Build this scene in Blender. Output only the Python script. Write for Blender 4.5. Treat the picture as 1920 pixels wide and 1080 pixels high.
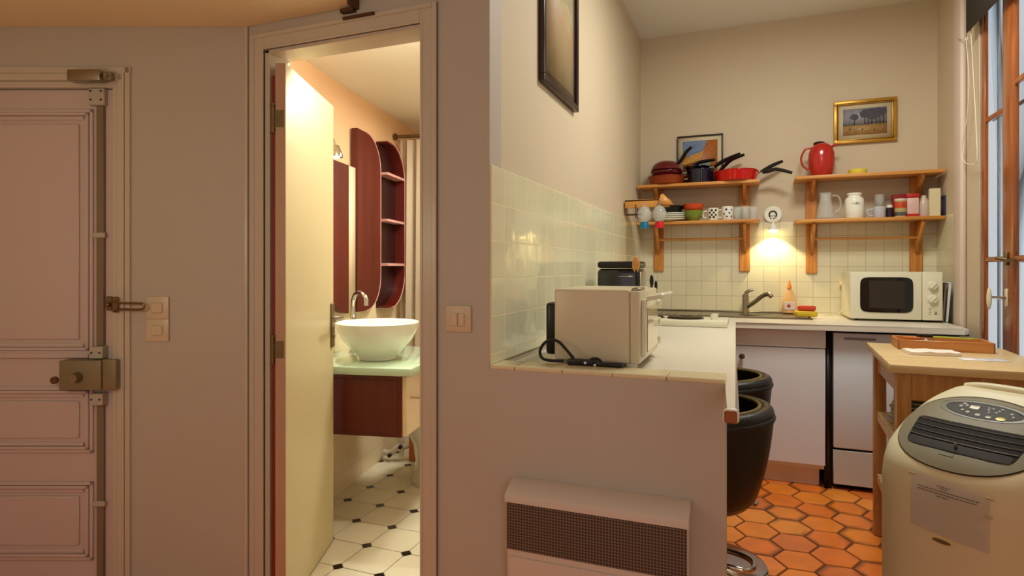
import bpy, bmesh, math, random
from mathutils import Vector, Matrix, noise
random.seed(7)
PI = math.pi
for o in list(bpy.data.objects): bpy.data.objects.remove(o, do_unlink=True)
sc = bpy.context.scene
COL = sc.collection
F = 1122.0; H = 1.2; HOR = 504.0
TH = math.atan(440/1122.0)
cT, sT = math.cos(TH), math.sin(TH)

# ------------------------------------------------------------ camera
cd = bpy.data.cameras.new('camera'); cam = bpy.data.objects.new('camera', cd); COL.objects.link(cam)
cam.location = (0, 0, H); cam.rotation_euler = (PI/2, 0, TH)
cd.sensor_width = 36; cd.lens = 36*F/1920; cd.shift_y = -36/1920; cd.clip_start = .02
sc.camera = cam
# ------------------------------------------------------------ world, light, exposure
sc.view_settings.view_transform = 'Standard'; sc.view_settings.look = 'None'
sc.view_settings.gamma = 1; sc.view_settings.use_curve_mapping = False
sc.view_settings.exposure = 0.0
w = bpy.data.worlds.new('sky'); sc.world = w; w.use_nodes = True
w.node_tree.nodes['Background'].inputs[0].default_value = (.88, .94, .97, 1)
w.node_tree.nodes['Background'].inputs[1].default_value = 4.2

def area(name, loc, target, sx, sy, power, col, spread=180):
    l = bpy.data.lights.new(name, 'AREA'); l.shape = 'RECTANGLE'; l.size = sx; l.size_y = sy
    l.energy = power; l.color = col; l.spread = math.radians(spread)
    o = bpy.data.objects.new(name, l); COL.objects.link(o); o.location = loc
    d = Vector(target) - Vector(loc); o.rotation_euler = d.to_track_quat('-Z', 'Y').to_euler()
    return o
def point(name, loc, power, col, r=.04):
    l = bpy.data.lights.new(name, 'POINT'); l.energy = power; l.color = col; l.shadow_soft_size = r
    o = bpy.data.objects.new(name, l); COL.objects.link(o); o.location = loc; return o
WARM = (1, .74, .45); DAY = (.93, .93, 1.0)
# daylight from the living-room window, then an added fill before the rear wall
area('living_window_daylight', (1.0, -1.3, 1.55), (-2, -.6, 1.0), 1.3, 1.8, 7, (.93, .97, 1.0))
area('rear_fill_light', (-.6, -2.8, 1.6), (0, 1, .9), 2.2, 1.9, 8.5, (.93, .97, 1))  # added fill, the rear wall has no window
# unseen fill lights added for the hall and the kitchen
point('hall_fill_light', (-1.55, .25, 1.35), 8, (1, .97, .66), .15)  # added to lift the mezzanine ceiling and entrance wall
area('kitchen_down_fill', (.35, 2.75, 2.8), (.35, 2.75, 0), .5, .5, 31, (.96, .97, .88))  # added downward fill for the floor and cabinet fronts
point('kitchen_point_fill', (.35, 2.75, 2.15), 5.5, (.96, .96, .84), .12)  # small added fill, no pendant hangs here

# ------------------------------------------------------------ frames and pixel rays
def R(deg): return math.radians(deg)
def ray(px): 
    rx = (px-960)/F
    return rx*cT - sT, rx*sT + cT
def onY(px, py, Y):
    a, b = ray(px); t = Y/b; return Vector((a*t, Y, H + (HOR-py)*t/F))
def onX(px, py, X):
    a, b = ray(px); t = X/a; return Vector((X, b*t, H + (HOR-py)*t/F))
def onZ(px, py, z):
    a, b = ray(px); t = (z-H)*F/(HOR-py); return Vector((a*t, b*t, z))
def camw(x, d, z=0): return Vector((x*cT - d*sT, x*sT + d*cT, z))
def frame(x, d, ang):          # cam-plane point, angle of local x against the camera's right
    p = camw(x, d); return Matrix.Translation(p) @ Matrix.Rotation(TH + R(ang), 4, 'Z')
YF = 1.64; YB = 4.37; XL = -.715; XR = 1.09
FC = frame(0, 2.13, 0)          # entrance wall: local x = camera right, y into the wall
FB = frame(-1.020, 2.72, -10.6) # bathroom: local x out from its left wall, y away from the camera

# ------------------------------------------------------------ materials
def s2l(c):
    r = []
    for v in c:
        v /= 255.0; r.append(v/12.92 if v <= .04045 else ((v+.055)/1.055)**2.4)
    return (*r, 1)
MATS = {}
def mat(name, rgb, rough=.5, metal=0, var=.06, scale=6, bump=0, coat=0, trans=0, emit=None, es=0, alpha=1, ior=1.45, bscale=None):
    if name in MATS: return MATS[name]
    m = bpy.data.materials.new(name); m.use_nodes = True; nt = m.node_tree; b = nt.nodes['Principled BSDF']
    c = s2l(rgb)
    b.inputs['Roughness'].default_value = rough; b.inputs['Metallic'].default_value = metal
    b.inputs['Coat Weight'].default_value = coat; b.inputs['Transmission Weight'].default_value = trans
    b.inputs['IOR'].default_value = ior; b.inputs['Base Color'].default_value = c; b.inputs['Alpha'].default_value = alpha
    if emit: b.inputs['Emission Color'].default_value = s2l(emit); b.inputs['Emission Strength'].default_value = es
    if var or bump:
        tc = nt.nodes.new('ShaderNodeTexCoord'); n = nt.nodes.new('ShaderNodeTexNoise')
        n.inputs['Scale'].default_value = scale; n.inputs['Detail'].default_value = 5
        nt.links.new(tc.outputs['Object'], n.inputs['Vector'])
        if var:
            mx = nt.nodes.new('ShaderNodeMix'); mx.data_type = 'RGBA'
            mx.inputs[6].default_value = (*[v*(1-var*1.6) for v in c[:3]], 1); mx.inputs[7].default_value = (*[min(1, v*(1+var)) for v in c[:3]], 1)
            nt.links.new(n.outputs['Fac'], mx.inputs[0]); nt.links.new(mx.outputs[2], b.inputs['Base Color'])
        if bump:
            n2 = nt.nodes.new('ShaderNodeTexNoise'); n2.inputs['Scale'].default_value = bscale or 60; n2.inputs['Detail'].default_value = 4
            nt.links.new(tc.outputs['Object'], n2.inputs['Vector'])
            bp = nt.nodes.new('ShaderNodeBump'); bp.inputs['Strength'].default_value = bump; bp.inputs['Distance'].default_value = .01
            nt.links.new(n2.outputs['Fac'], bp.inputs['Height']); nt.links.new(bp.outputs['Normal'], b.inputs['Normal'])
    MATS[name] = m; return m
def wood(name, a, bcol, rough=.45, axis='X', stretch=14, scale=3.0, coat=0.1):
    if name in MATS: return MATS[name]
    m = bpy.data.materials.new(name); m.use_nodes = True; nt = m.node_tree; b = nt.nodes['Principled BSDF']
    tc = nt.nodes.new('ShaderNodeTexCoord'); mp = nt.nodes.new('ShaderNodeMapping')
    s = {'X': (1, stretch, stretch), 'Y': (stretch, 1, stretch), 'Z': (stretch, stretch, 1)}[axis]
    mp.inputs['Scale'].default_value = s
    n = nt.nodes.new('ShaderNodeTexNoise'); n.inputs['Scale'].default_value = scale; n.inputs['Detail'].default_value = 7; n.inputs['Distortion'].default_value = .6
    cr = nt.nodes.new('ShaderNodeValToRGB'); cr.color_ramp.elements[0].position = .32; cr.color_ramp.elements[1].position = .68
    cr.color_ramp.elements[0].color = s2l(a); cr.color_ramp.elements[1].color = s2l(bcol)
    nt.links.new(tc.outputs['Object'], mp.inputs['Vector']); nt.links.new(mp.outputs['Vector'], n.inputs['Vector'])
    nt.links.new(n.outputs['Fac'], cr.inputs['Fac']); nt.links.new(cr.outputs['Color'], b.inputs['Base Color'])
    b.inputs['Roughness'].default_value = rough; b.inputs['Coat Weight'].default_value = coat
    MATS[name] = m; return m
def tiles(name, rgb, grout, ax, w, h, o0, o1, rough=.15, gw=.003, var=.04, bump=.25):
    """wall tiles on plane spanned by object-space axis ax and Z"""
    m = bpy.data.materials.new(name); m.use_nodes = True; nt = m.node_tree; b = nt.nodes['Principled BSDF']
    tc = nt.nodes.new('ShaderNodeTexCoord'); sp = nt.nodes.new('ShaderNodeSeparateXYZ'); cb = nt.nodes.new('ShaderNodeCombineXYZ')
    nt.links.new(tc.outputs['Object'], sp.inputs[0])
    a0 = nt.nodes.new('ShaderNodeMath'); a0.operation = 'SUBTRACT'; a0.inputs[1].default_value = o0
    a1 = nt.nodes.new('ShaderNodeMath'); a1.operation = 'SUBTRACT'; a1.inputs[1].default_value = o1
    nt.links.new(sp.outputs[ax], a0.inputs[0]); nt.links.new(sp.outputs['Z'], a1.inputs[0])
    nt.links.new(a0.outputs[0], cb.inputs[0]); nt.links.new(a1.outputs[0], cb.inputs[1])
    br = nt.nodes.new('ShaderNodeTexBrick'); br.offset = 0; br.squash = 1
    br.inputs['Scale'].default_value = 1; br.inputs['Brick Width'].default_value = w; br.inputs['Row Height'].default_value = h
    br.inputs['Mortar Size'].default_value = gw/2; br.inputs['Mortar Smooth'].default_value = .3
    c = s2l(rgb)
    br.inputs['Color1'].default_value = (*[v*(1-var) for v in c[:3]], 1); br.inputs['Color2'].default_value = (*[min(1, v*(1+var)) for v in c[:3]], 1)
    br.inputs['Mortar'].default_value = s2l(grout)
    nt.links.new(cb.outputs[0], br.inputs['Vector']); nt.links.new(br.outputs['Color'], b.inputs['Base Color'])
    rr = nt.nodes.new('ShaderNodeMapRange'); rr.inputs[3].default_value = rough; rr.inputs[4].default_value = .7
    nt.links.new(br.outputs['Fac'], rr.inputs[0]); nt.links.new(rr.outputs[0], b.inputs['Roughness'])
    n = nt.nodes.new('ShaderNodeTexNoise'); n.inputs['Scale'].default_value = 14; nt.links.new(tc.outputs['Object'], n.inputs['Vector'])
    ad = nt.nodes.new('ShaderNodeMath'); ad.operation = 'MULTIPLY_ADD'; ad.inputs[1].default_value = -1
    nt.links.new(br.outputs['Fac'], ad.inputs[0]); nt.links.new(n.outputs['Fac'], ad.inputs[2])
    bp = nt.nodes.new('ShaderNodeBump'); bp.inputs['Strength'].default_value = bump; bp.inputs['Distance'].default_value = .004
    nt.links.new(ad.outputs[0], bp.inputs['Height']); nt.links.new(bp.outputs['Normal'], b.inputs['Normal'])
    MATS[name] = m; return m
def vcol(name, rough=.35, bump=.15):
    m = bpy.data.materials.new(name); m.use_nodes = True; nt = m.node_tree; b = nt.nodes['Principled BSDF']
    a = nt.nodes.new('ShaderNodeAttribute'); a.attribute_name = 'tone'
    tc = nt.nodes.new('ShaderNodeTexCoord'); n = nt.nodes.new('ShaderNodeTexNoise'); n.inputs['Scale'].default_value = 9; n.inputs['Detail'].default_value = 5
    nt.links.new(tc.outputs['Object'], n.inputs['Vector'])
    mr = nt.nodes.new('ShaderNodeMapRange'); mr.inputs[3].default_value = .72; mr.inputs[4].default_value = 1.25
    nt.links.new(n.outputs['Fac'], mr.inputs[0])
    mx = nt.nodes.new('ShaderNodeVectorMath'); mx.operation = 'SCALE'
    nt.links.new(a.outputs['Color'], mx.inputs[0]); nt.links.new(mr.outputs[0], mx.inputs['Scale']); nt.links.new(mx.outputs[0], b.inputs['Base Color'])
    b.inputs['Roughness'].default_value = rough
    bp = nt.nodes.new('ShaderNodeBump'); bp.inputs['Strength'].default_value = bump; bp.inputs['Distance'].default_value = .01
    nt.links.new(n.outputs['Fac'], bp.inputs['Height']); nt.links.new(bp.outputs['Normal'], b.inputs['Normal'])
    MATS[name] = m; return m

WALL = mat('cream_paint', (222, 196, 166), .7, var=.03, scale=1.5, bump=.05, bscale=30)
WALLF = mat('hall_paint', (190, 178, 164), .55, var=.04, scale=1.2, bump=.06, bscale=25)
WALLK = mat('kitchen_paint', (208, 190, 162), .65, var=.04, scale=1.5, bump=.06, bscale=25)
CEIL = mat('ceiling_paint', (224, 218, 204), .8, var=.02, scale=1)
TRIM = mat('gloss_trim_paint', (200, 186, 166), .3, var=.03, scale=3)
DOORP = mat('door_paint', (204, 182, 174), .3, var=.04, scale=2)
PEACH = mat('peach_paint', (226, 180, 132), .6, var=.05, scale=2)
LEAFP = mat('leaf_paint', (214, 198, 150), .35, var=.03, scale=1.5)
LEAFE = mat('leaf_edge_paint', (190, 150, 120), .5, var=.08, scale=8)
REDG = mat('dark_red_gap', (120, 40, 20), .6, var=.2, scale=20)
PINE = wood('pine', (190, 122, 50), (220, 156, 78), axis='X')
PINEZ = wood('pine_upright', (188, 114, 42), (216, 148, 68), axis='Z')
BIRCH = wood('birch', (206, 172, 120), (226, 196, 146), axis='X')
BIRCHZ = wood('birch_upright', (176, 122, 62), (204, 152, 88), axis='Z')
BIRCHD = wood('tray_wood', (186, 118, 58), (208, 140, 74), axis='X')
WINW = wood('window_wood', (128, 66, 28), (166, 92, 42), axis='Z', rough=.3, coat=.3)
MAHO = wood('mahogany', (78, 12, 2), (94, 20, 4), axis='Z', rough=.4, coat=.1)
MAHOD = mat('dark_mahogany', (46, 12, 10), .4)
PINKE = mat('pink_edge', (206, 150, 136), .4)
WHT = mat('white_laminate', (232, 222, 204), .28, var=.02)
WHTC = mat('white_cabinet', (236, 236, 240), .35, var=.03, scale=2)
WHTE = mat('white_enamel', (228, 222, 196), .25, var=.02)
OVENW = mat('oven_enamel', (214, 200, 170), .3, var=.03)
CREAM = mat('cream_plastic', (222, 212, 178), .45, var=.03, scale=3)
GREYP = mat('grey_plastic', (130, 122, 98), .55, var=.03)
BLK = mat('black_plastic', (16, 14, 13), .35, var=.1)
BLKG = mat('black_gloss', (12, 10, 12), .08, var=0, coat=.5)
LEATHER = mat('black_leather', (20, 17, 15), .3, var=.15, scale=30, bump=.25, bscale=220)
PIPING = mat('seat_lining', (112, 94, 40), .4)
CHROME = mat('chrome', (205, 200, 190), .12, 1, var=0)
STEEL = mat('brushed_steel', (160, 150, 132), .28, 1, var=.05)
BRASS = mat('aged_brass', (128, 108, 74), .35, .9, var=.15, scale=30)
IRON = mat('grey_iron', (140, 126, 96), .5, .25, var=.12, scale=20)
ROD = mat('painted_rod', (132, 112, 88), .5, .1)
TERRA = vcol('terracotta', .3, .2)
GROUT = mat('dark_grout', (112, 66, 38), .8, var=.2, scale=8)
GROUTL = mat('light_grout', (176, 160, 128), .8)
BTILE = mat('white_floor_tile', (236, 224, 190), .22, var=.04, scale=4)
BDOT = mat('black_floor_tile', (30, 18, 12), .2)
CAPT = mat('cap_tile', (222, 208, 168), .25, var=.05)
CERAM = mat('white_ceramic', (240, 238, 222), .1, var=.01, coat=.4)
GLASS = mat('clear_glass_', (235, 240, 238), .02, trans=1, var=0)
GREENG = mat('green_glass_top', (190, 212, 176), .06, var=.03, coat=.5)
RED = mat('red_enamel', (196, 20, 14), .15, var=.05, coat=.4)
REDP = mat('red_plastic', (178, 38, 28), .22, var=.04, coat=.25)
MAROON = mat('maroon_enamel', (92, 14, 22), .18, var=.08, coat=.4)
COPPER = mat('copper_brown_enamel', (150, 62, 26), .25, .2, var=.1)
NAVY = mat('navy_enamel', (14, 16, 34), .12, var=.05, coat=.5)
ORANGE = mat('orange_glaze', (218, 78, 30), .25)
GREEN = mat('green_glaze', (126, 144, 50), .25)
YEL = mat('yellow_plastic', (224, 206, 70), .35)
PAPER = mat('paper', (246, 236, 222), .7, var=.03, scale=30, bump=.3, bscale=14)
PAPERW = mat('white_paper', (240, 234, 236), .7, var=.02)
INK = mat('ink', (90, 76, 74), .7)
CLOTH = mat('white_cloth', (240, 228, 214), .85, bump=.3, bscale=40)
CURT = mat('shower_curtain', (240, 218, 184), .7, var=.04)
BLIND = mat('blind_fabric', (70, 66, 66), .8, var=.1, scale=30)
CORD = mat('pale_cord', (228, 216, 196), .5)
DGOLD = mat('gilt', (190, 142, 48), .35, .5, var=.15, scale=40)
DKFR = mat('dark_frame', (46, 24, 18), .3, var=.2, scale=10)
MATB = mat('picture_mount', (224, 206, 168), .7)
SWITCH = mat('switch_plastic', (212, 190, 160), .35)

# ------------------------------------------------------------ mesh helpers
def new(): return bmesh.new()
def box(bm, x0, x1, y0, y1, z0, z1, bev=0, seg=2, M=None):
    r = bmesh.ops.create_cube(bm, size=1)
    vs = r['verts']
    for v in vs: v.co = Vector((x0+(v.co.x+.5)*(x1-x0), y0+(v.co.y+.5)*(y1-y0), z0+(v.co.z+.5)*(z1-z0)))
    if bev:
        es = list({e for v in vs for e in v.link_edges})
        rr = bmesh.ops.bevel(bm, geom=es, offset=bev, segments=seg, affect='EDGES', profile=.5)
        vs = list({v for f in rr['faces'] for v in f.verts} | {v for v in vs if v.is_valid})
    if M is not None: bmesh.ops.transform(bm, matrix=M, verts=vs)
    return bm
def lathe(bm, prof, c=(0, 0, 0), seg=32, M=None, a0=0, a1=2*PI):
    c = Vector(c); full = abs(a1-a0-2*PI) < 1e-5; rings = []; allv = []
    n = seg if full else seg+1
    for r, z in prof:
        if r < 1e-5: v = bm.verts.new(c+Vector((0, 0, z))); rings.append([v]); allv.append(v)
        else:
            ring = [bm.verts.new(c+Vector((r*math.cos(a0+(a1-a0)*i/seg), r*math.sin(a0+(a1-a0)*i/seg), z))) for i in range(n)]
            rings.append(ring); allv += ring
    for A, B in zip(rings, rings[1:]):
        for i in range(seg):
            j = (i+1) % n
            if len(A) == 1 and len(B) == 1: continue
            if len(A) == 1: f = (A[0], B[j], B[i])
            elif len(B) == 1: f = (A[i], A[j], B[0])
            else: f = (A[i], A[j], B[j], B[i])
            bm.faces.new(f)
    if M is not None: bmesh.ops.transform(bm, matrix=M, verts=allv)
    return bm
def cyl(bm, p0, p1, r0, r1=None, seg=16):
    r1 = r0 if r1 is None else r1
    p0 = Vector(p0); p1 = Vector(p1); d = p1-p0; L = d.length
    M = Matrix.Translation(p0) @ d.to_track_quat('Z', 'Y').to_matrix().to_4x4()
    return lathe(bm, [(0, 0), (r0, 0), (r1, L), (0, L)], seg=seg, M=M)
def ball(bm, c, r, s=(1, 1, 1), seg=16):
    n = seg//2
    return lathe(bm, [(r*math.sin(PI*i/n), -r*math.cos(PI*i/n)) for i in range(n+1)], seg=seg, M=Matrix.Translation(c) @ Matrix.Diagonal((*s, 1)))
def smoothpts(pts, k=6):
    P = [Vector(p) for p in pts]; out = []
    for i in range(len(P)-1):
        a = P[max(i-1, 0)]; b = P[i]; c = P[i+1]; d = P[min(i+2, len(P)-1)]
        for j in range(k):
            t = j/k
            out.append(.5*((2*b)+(c-a)*t+(2*a-5*b+4*c-d)*t*t+(3*b-a-3*c+d)*t**3))
    out.append(P[-1]); return out
def tube(bm, pts, r, seg=8, smooth=0, flat=None):
    P = smoothpts(pts, smooth) if smooth else [Vector(p) for p in pts]
    rings = []; up = None; n = len(P)
    for i, p in enumerate(P):
        d = (P[min(i+1, n-1)]-P[max(i-1, 0)]).normalized()
        if up is None: up = Vector((0, 0, 1)) if abs(d.z) < .9 else Vector((1, 0, 0))
        s = d.cross(up).normalized(); up = s.cross(d).normalized()
        rr = r(i/(n-1)) if callable(r) else r
        ra, rb = (rr, rr) if flat is None else (rr, rr*flat)
        rings.append([bm.verts.new(p+s*ra*math.cos(2*PI*k/seg)+up*rb*math.sin(2*PI*k/seg)) for k in range(seg)])
    for A, B in zip(rings, rings[1:]):
        for k in range(seg): bm.faces.new((A[k], A[(k+1) % seg], B[(k+1) % seg], B[k]))
    bm.faces.new(rings[0][::-1]); bm.faces.new(rings[-1]); return bm
def prism(bm, pts, d0, d1, plane='XY', M=None):
    def mk(a, b, d): return {'XY': (a, b, d), 'XZ': (a, d, b), 'YZ': (d, a, b)}[plane]
    A = [bm.verts.new(mk(a, b, d0)) for a, b in pts]; B = [bm.verts.new(mk(a, b, d1)) for a, b in pts]
    n = len(pts); bm.faces.new(A); bm.faces.new(B)
    for i in range(n): bm.faces.new((A[i], A[(i+1) % n], B[(i+1) % n], B[i]))
    if M is not None: bmesh.ops.transform(bm, matrix=M, verts=A+B)
    return bm
def wmat(o):
    m = Matrix.Identity(4)
    while o: m = Matrix.LocRotScale(o.location, o.rotation_euler, o.scale) @ m; o = o.parent
    return m
def obj(name, bm, m, parent=None, F_=None, world=False, smooth=True, mats=None):
    if world and parent: bm.transform(wmat(parent).inverted())
    bmesh.ops.recalc_face_normals(bm, faces=bm.faces)
    me = bpy.data.meshes.new(name); bm.to_mesh(me); bm.free()
    for x in (mats or [m]): me.materials.append(x)
    o = bpy.data.objects.new(name, me); COL.objects.link(o)
    if parent: o.parent = parent
    if F_ is not None: o.matrix_world = F_
    if smooth:
        for p in me.polygons: p.use_smooth = True
        a = me.attributes.new('sharp_edge', 'BOOLEAN', 'EDGE')
        b2 = bmesh.new(); b2.from_mesh(me); b2.edges.ensure_lookup_table()
        for e in b2.edges:
            a.data[e.index].value = len(e.link_faces) == 2 and e.calc_face_angle(0) > R(38)
        b2.free()
    return o
def tag(o, label, cat, group=None):
    o['label'] = label; o['category'] = cat
    if group: o['group'] = group
    return o
def thing(name, label, cat, loc=(0, 0, 0), rz=0, group=None, F_=None):
    o = bpy.data.objects.new(name, None); COL.objects.link(o); o.empty_display_size = .05
    if F_ is not None:
        o.location = F_.translation; o.rotation_euler = F_.to_euler()
    else: o.location = loc; o.rotation_euler = (0, 0, rz)
    return tag(o, label, cat, group)
def struct(name, bm, m, F_=None, mats=None, parent=None, smooth=False):
    o = obj(name, bm, m, parent=parent, F_=F_, mats=mats, smooth=smooth)
    if not parent: o['kind'] = 'structure'
    return o
def at(F0, x, y, z=0): return F0 @ Matrix.Translation((x, y, z))
def copytree(o, loc, rz=None, label=None):
    c = o.copy(); COL.objects.link(c); c.location = loc
    if rz is not None: c.rotation_euler = (0, 0, rz)
    if label: c['label'] = label
    for ch in list(o.children):
        d = ch.copy(); COL.objects.link(d); d.parent = c
        for g in list(ch.children):
            e = g.copy(); COL.objects.link(e); e.parent = d
    return c

# ============================================================ STRUCTURE
# kitchen and living floor: hexagonal terracotta tiles
def hexfloor():
    bm = new(); cl = bm.loops.layers.float_color.new('tone')
    a = .098; rot = R(2)
    pal = [(252, 146, 50), (248, 134, 42), (254, 154, 56), (246, 130, 44), (250, 140, 58), (232, 124, 54), (252, 142, 46)]
    box(bm, -3.6, 1.3, -3.0, YB+.1, -.06, -.004)
    for f in bm.faces: f.material_index = 1
    dx = 1.5*a; dy = math.sqrt(3)*a
    for i in range(-26, 12):
        for j in range(-20, 28):
            cx = i*dx; cy = j*dy+(dy/2 if i % 2 else 0)
            X, Y = cx*math.cos(rot)-cy*math.sin(rot), cx*math.sin(rot)+cy*math.cos(rot)
            if not (-3.5 < X < XR and -2.9 < Y < YB-.02): continue
            if X < XL-.05 and Y > YF: continue
            c = s2l(random.choice(pal)); dark = tuple(v*.38 for v in c[:3])+(1,)
            R2 = [(a*.955, -.004), (a*.925, -.0005), (a*.66, .0), (0, .0)]
            rings = []
            for r, z in R2:
                if r == 0: rings.append([bm.verts.new((X, Y, z))])
                else: rings.append([bm.verts.new((X+r*math.cos(PI/3*k+rot), Y+r*math.sin(PI/3*k+rot), z)) for k in range(6)])
            for q, (A, B) in enumerate(zip(rings, rings[1:])):
                for k in range(6):
                    f = bm.faces.new((A[k], A[(k+1) % 6], B[(k+1) % 6], B[k]) if len(B) > 1 else (A[k], A[(k+1) % 6], B[0]))
                    for l in f.loops:
                        l[cl] = dark if (l.vert in rings[0] or l.vert in rings[1]) and ((i*7+j*13+(i*j) % 5) % 3 == 0 and hash((i, j, rings[0].index(l.vert) if l.vert in rings[0] else rings[1].index(l.vert))) % 3 or l.vert in rings[0]) else c
    return struct('floor', bm, TERRA, mats=[TERRA, GROUT])
hexfloor()
# bathroom floor: white octagons and black dots, 20 cm module
def octfloor():
    bm = new(); p = .197; s = .026
    box(bm, -2.6, XL-.1, YF+.02, 5.6, -.05, .001)
    ox, oy = camw(-.628, 2.589)[:2]
    for i in range(-9, 6):
        for j in range(-7, 17):
            X = ox+i*p; Y = oy+j*p; g = .0015; h = p/2-g; k = s*1.0
            if X > XL-.12 or Y < YF+.05 or Y > 5.5 or X < -2.5: continue
            cx, cy = X+p/2, Y+p/2
            if cx+h < XL-.1:
                pts = [(-h+k, -h), (h-k, -h), (h, -h+k), (h, h-k), (h-k, h), (-h+k, h), (-h, h-k), (-h, -h+k)]
                f = bm.faces.new([bm.verts.new((cx+a, cy+b, .003)) for a, b in pts]); f.material_index = 1
            k2 = k-.001
            f = bm.faces.new([bm.verts.new((X+a, Y+b, .003)) for a, b in ((k2, 0), (0, k2), (-k2, 0), (0, -k2))]); f.material_index = 2
    return struct('floor_bathroom', bm, GROUTL, mats=[GROUTL, BTILE, BDOT])
octfloor()

OX0, OX1, OZ = -1.575, -.948, 1.967        # bathroom door opening in the hall wall
b = new(); T = .09
WX0 = -1.66
box(b, WX0, OX0, YF, YF+T, 0, 2.9); box(b, OX1, XL, YF, YF+T, 0, 2.9); box(b, OX0, OX1, YF, YF+T, OZ, 2.9)
struct('wall_hall', b, WALLF)
# kitchen's left wall (also the bathroom's right wall)
b = new(); box(b, XL-.09, XL, YF+T, YB+.1, 0, 2.9); struct('wall_left', b, WALLK)
b = new(); box(b, XL, XR+.3, YB, YB+.1, 0, 2.9); struct('wall_back', b, WALLK)
# tile skins
TL = tiles('left_wall_tiles', (222, 216, 182), (236, 220, 176), 'Y', .1035, .1135, YF, 1.512-.1135*6, .1, .004, bump=.35)
TB = tiles('back_wall_tiles', (226, 216, 184), (186, 168, 130), 'X', .1, .1, XL+.02, 1.514-.1*7, .15, .0035)
TR = tiles('right_wall_tiles', (226, 216, 184), (200, 182, 142), 'Y', .1, .1, YB, 1.514-.1*7, .2, .0035)
b = new(); box(b, XL, XL+.006, YF-.001, YB, .9137, 1.512, .002, 1); struct('trim_left_tiles', b, TL)
b = new(); box(b, XL+.006, XR, YB-.008, YB, .80, 1.514); struct('trim_back_tiles', b, TB)
YT = 3.97
b = new(); box(b, XR-.008, XR, YT, YB-.008, .8, 1.514); struct('trim_right_tiles', b, TR)
# right wall with window opening Y .. 3.62, living window behind the camera
WY0, WY1, WZ0, WZ1 = 2.45, 3.64, .62, 2.80
LY0, LY1 = -2.0, -.6
b = new()
box(b, XR, XR+.03, WY1, YB+.1, 0, 2.9); box(b, XR, XR+.05, WY0, WY1, 0, WZ0); box(b, XR, XR+.05, WY0, WY1, WZ1, 2.9)
box(b, XR, XR+.3, LY1, WY0, 0, 2.9); box(b, XR, XR+.3, LY0, LY1, 0, .5); box(b, XR, XR+.3, LY0, LY1, 2.5, 2.9); box(b, XR, XR+.3, -3.0, LY0, 0, 2.9)
struct('wall_right', b, WALLK)
# half wall with tiled cap
HX = -.0505
b = new(); box(b, XL, HX, YF, YF+.1, 0, .902); struct('wall_half', b, WALLF)
b = new()
x = XL
for k, x1 in enumerate((-.635, -.49, -.345, -.2, HX)):
    box(b, x+.001, x1-.001, YF-.002, YF+.1, .902, .9135, .002, 1); x = x1
struct('trim_half_wall_cap', b, CAPT)
# entrance wall (frontal), with casing recess for the door
DK = 2.13/F
def cx_(px): return (px-960)*DK
def cz_(py): return H+(HOR-py)*DK
DX1, DZ1 = cx_(212), cz_(165)
b = new(); box(b, DX1, cx_(466), 0, .12, 0, 2.9); box(b, -3.2, DX1, 0, .12, DZ1, 2.9); box(b, -3.2, -2.35, 0, .12, 0, DZ1)
struct('wall_entrance', b, WALLF, F_=FC)
b = new(); box(b, -2.35, -2.23, -4.6, 0, 0, 2.9); struct('wall_side', b, WALL, F_=FC)
b = new(); box(b, -3.9, XR+.3, -3.1, -3.0, 0, 2.9); struct('wall_rear', b, WALL)
# ceilings
b = new(); box(b, -4.2, XR+.3, -3.1, YB+.1, 2.86, 2.96); struct('ceiling', b, CEIL)
MZ = 2.06
xm = onY(668, 12, YF).x
b = new(); pA = camw(cx_(466), 2.128); pB = camw(-2.3, 2.128); pC = camw(-2.3, .6)
prism(b, [(xm, .6), (xm, YF-.003), (pA.x, YF-.003), (pA.x, pA.y), (pB.x, pB.y), (pC.x, pC.y), (-1.6, .6)], MZ, MZ+.22)
struct('ceiling_mezzanine', b, mat('mezzanine_paint', (234, 216, 176), .6, var=.03, scale=1.2))
b = new(); box(b, xm, xm+.012, YF-.05, YF, MZ-.012, MZ+.25); box(b, xm-.05, xm, YF-.02, YF, MZ-.02, MZ-.008); box(b, xm-.04, xm+.08, YF-.02, YF, MZ-.045, MZ-.036)
struct('trim_mezzanine', b, mat('dark_stain', (84, 50, 26), .6))
# bathroom shell
b = new(); box(b, -.12, 0, -.36, 2.2, 0, 2.9); struct('wall_bath_left', b, PEACH, F_=FB)
b = new(); box(b, -.12, 1.45, 2.0, 2.12, 0, 2.9); struct('wall_bath_back', b, PEACH, F_=FB)
b = new(); box(b, -2.9, XL-.09, YF+T, 5.9, 2.2, 2.3); struct('ceiling_bathroom', b, mat('bath_ceiling', (236, 226, 204), .6, var=.03))
BT = tiles('bath_tiles', (236, 214, 174), (212, 176, 128), 'Y', .33, .2, .1, .1, .15, .004, bump=.1)
b = new(); box(b, 0, .008, -.36, 2.0, 0, 1.63); struct('trim_bath_tiles', b, BT, F_=FB)
b = new(); box(b, .008, .014, .9, 2.0, 1.0, 1.008); struct('trim_bath_line', b, mat('line_dark', (90, 66, 44), .5), F_=FB)
BT2 = tiles('bath_back_tiles', (236, 214, 174), (212, 176, 128), 'X', .33, .2, .1, .1, .15, .004, bump=.1)
b = new(); box(b, .008, 1.45, 1.992, 2.0, 0, 1.63); struct('trim_bath_back_tiles', b, BT2, F_=FB)

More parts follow.
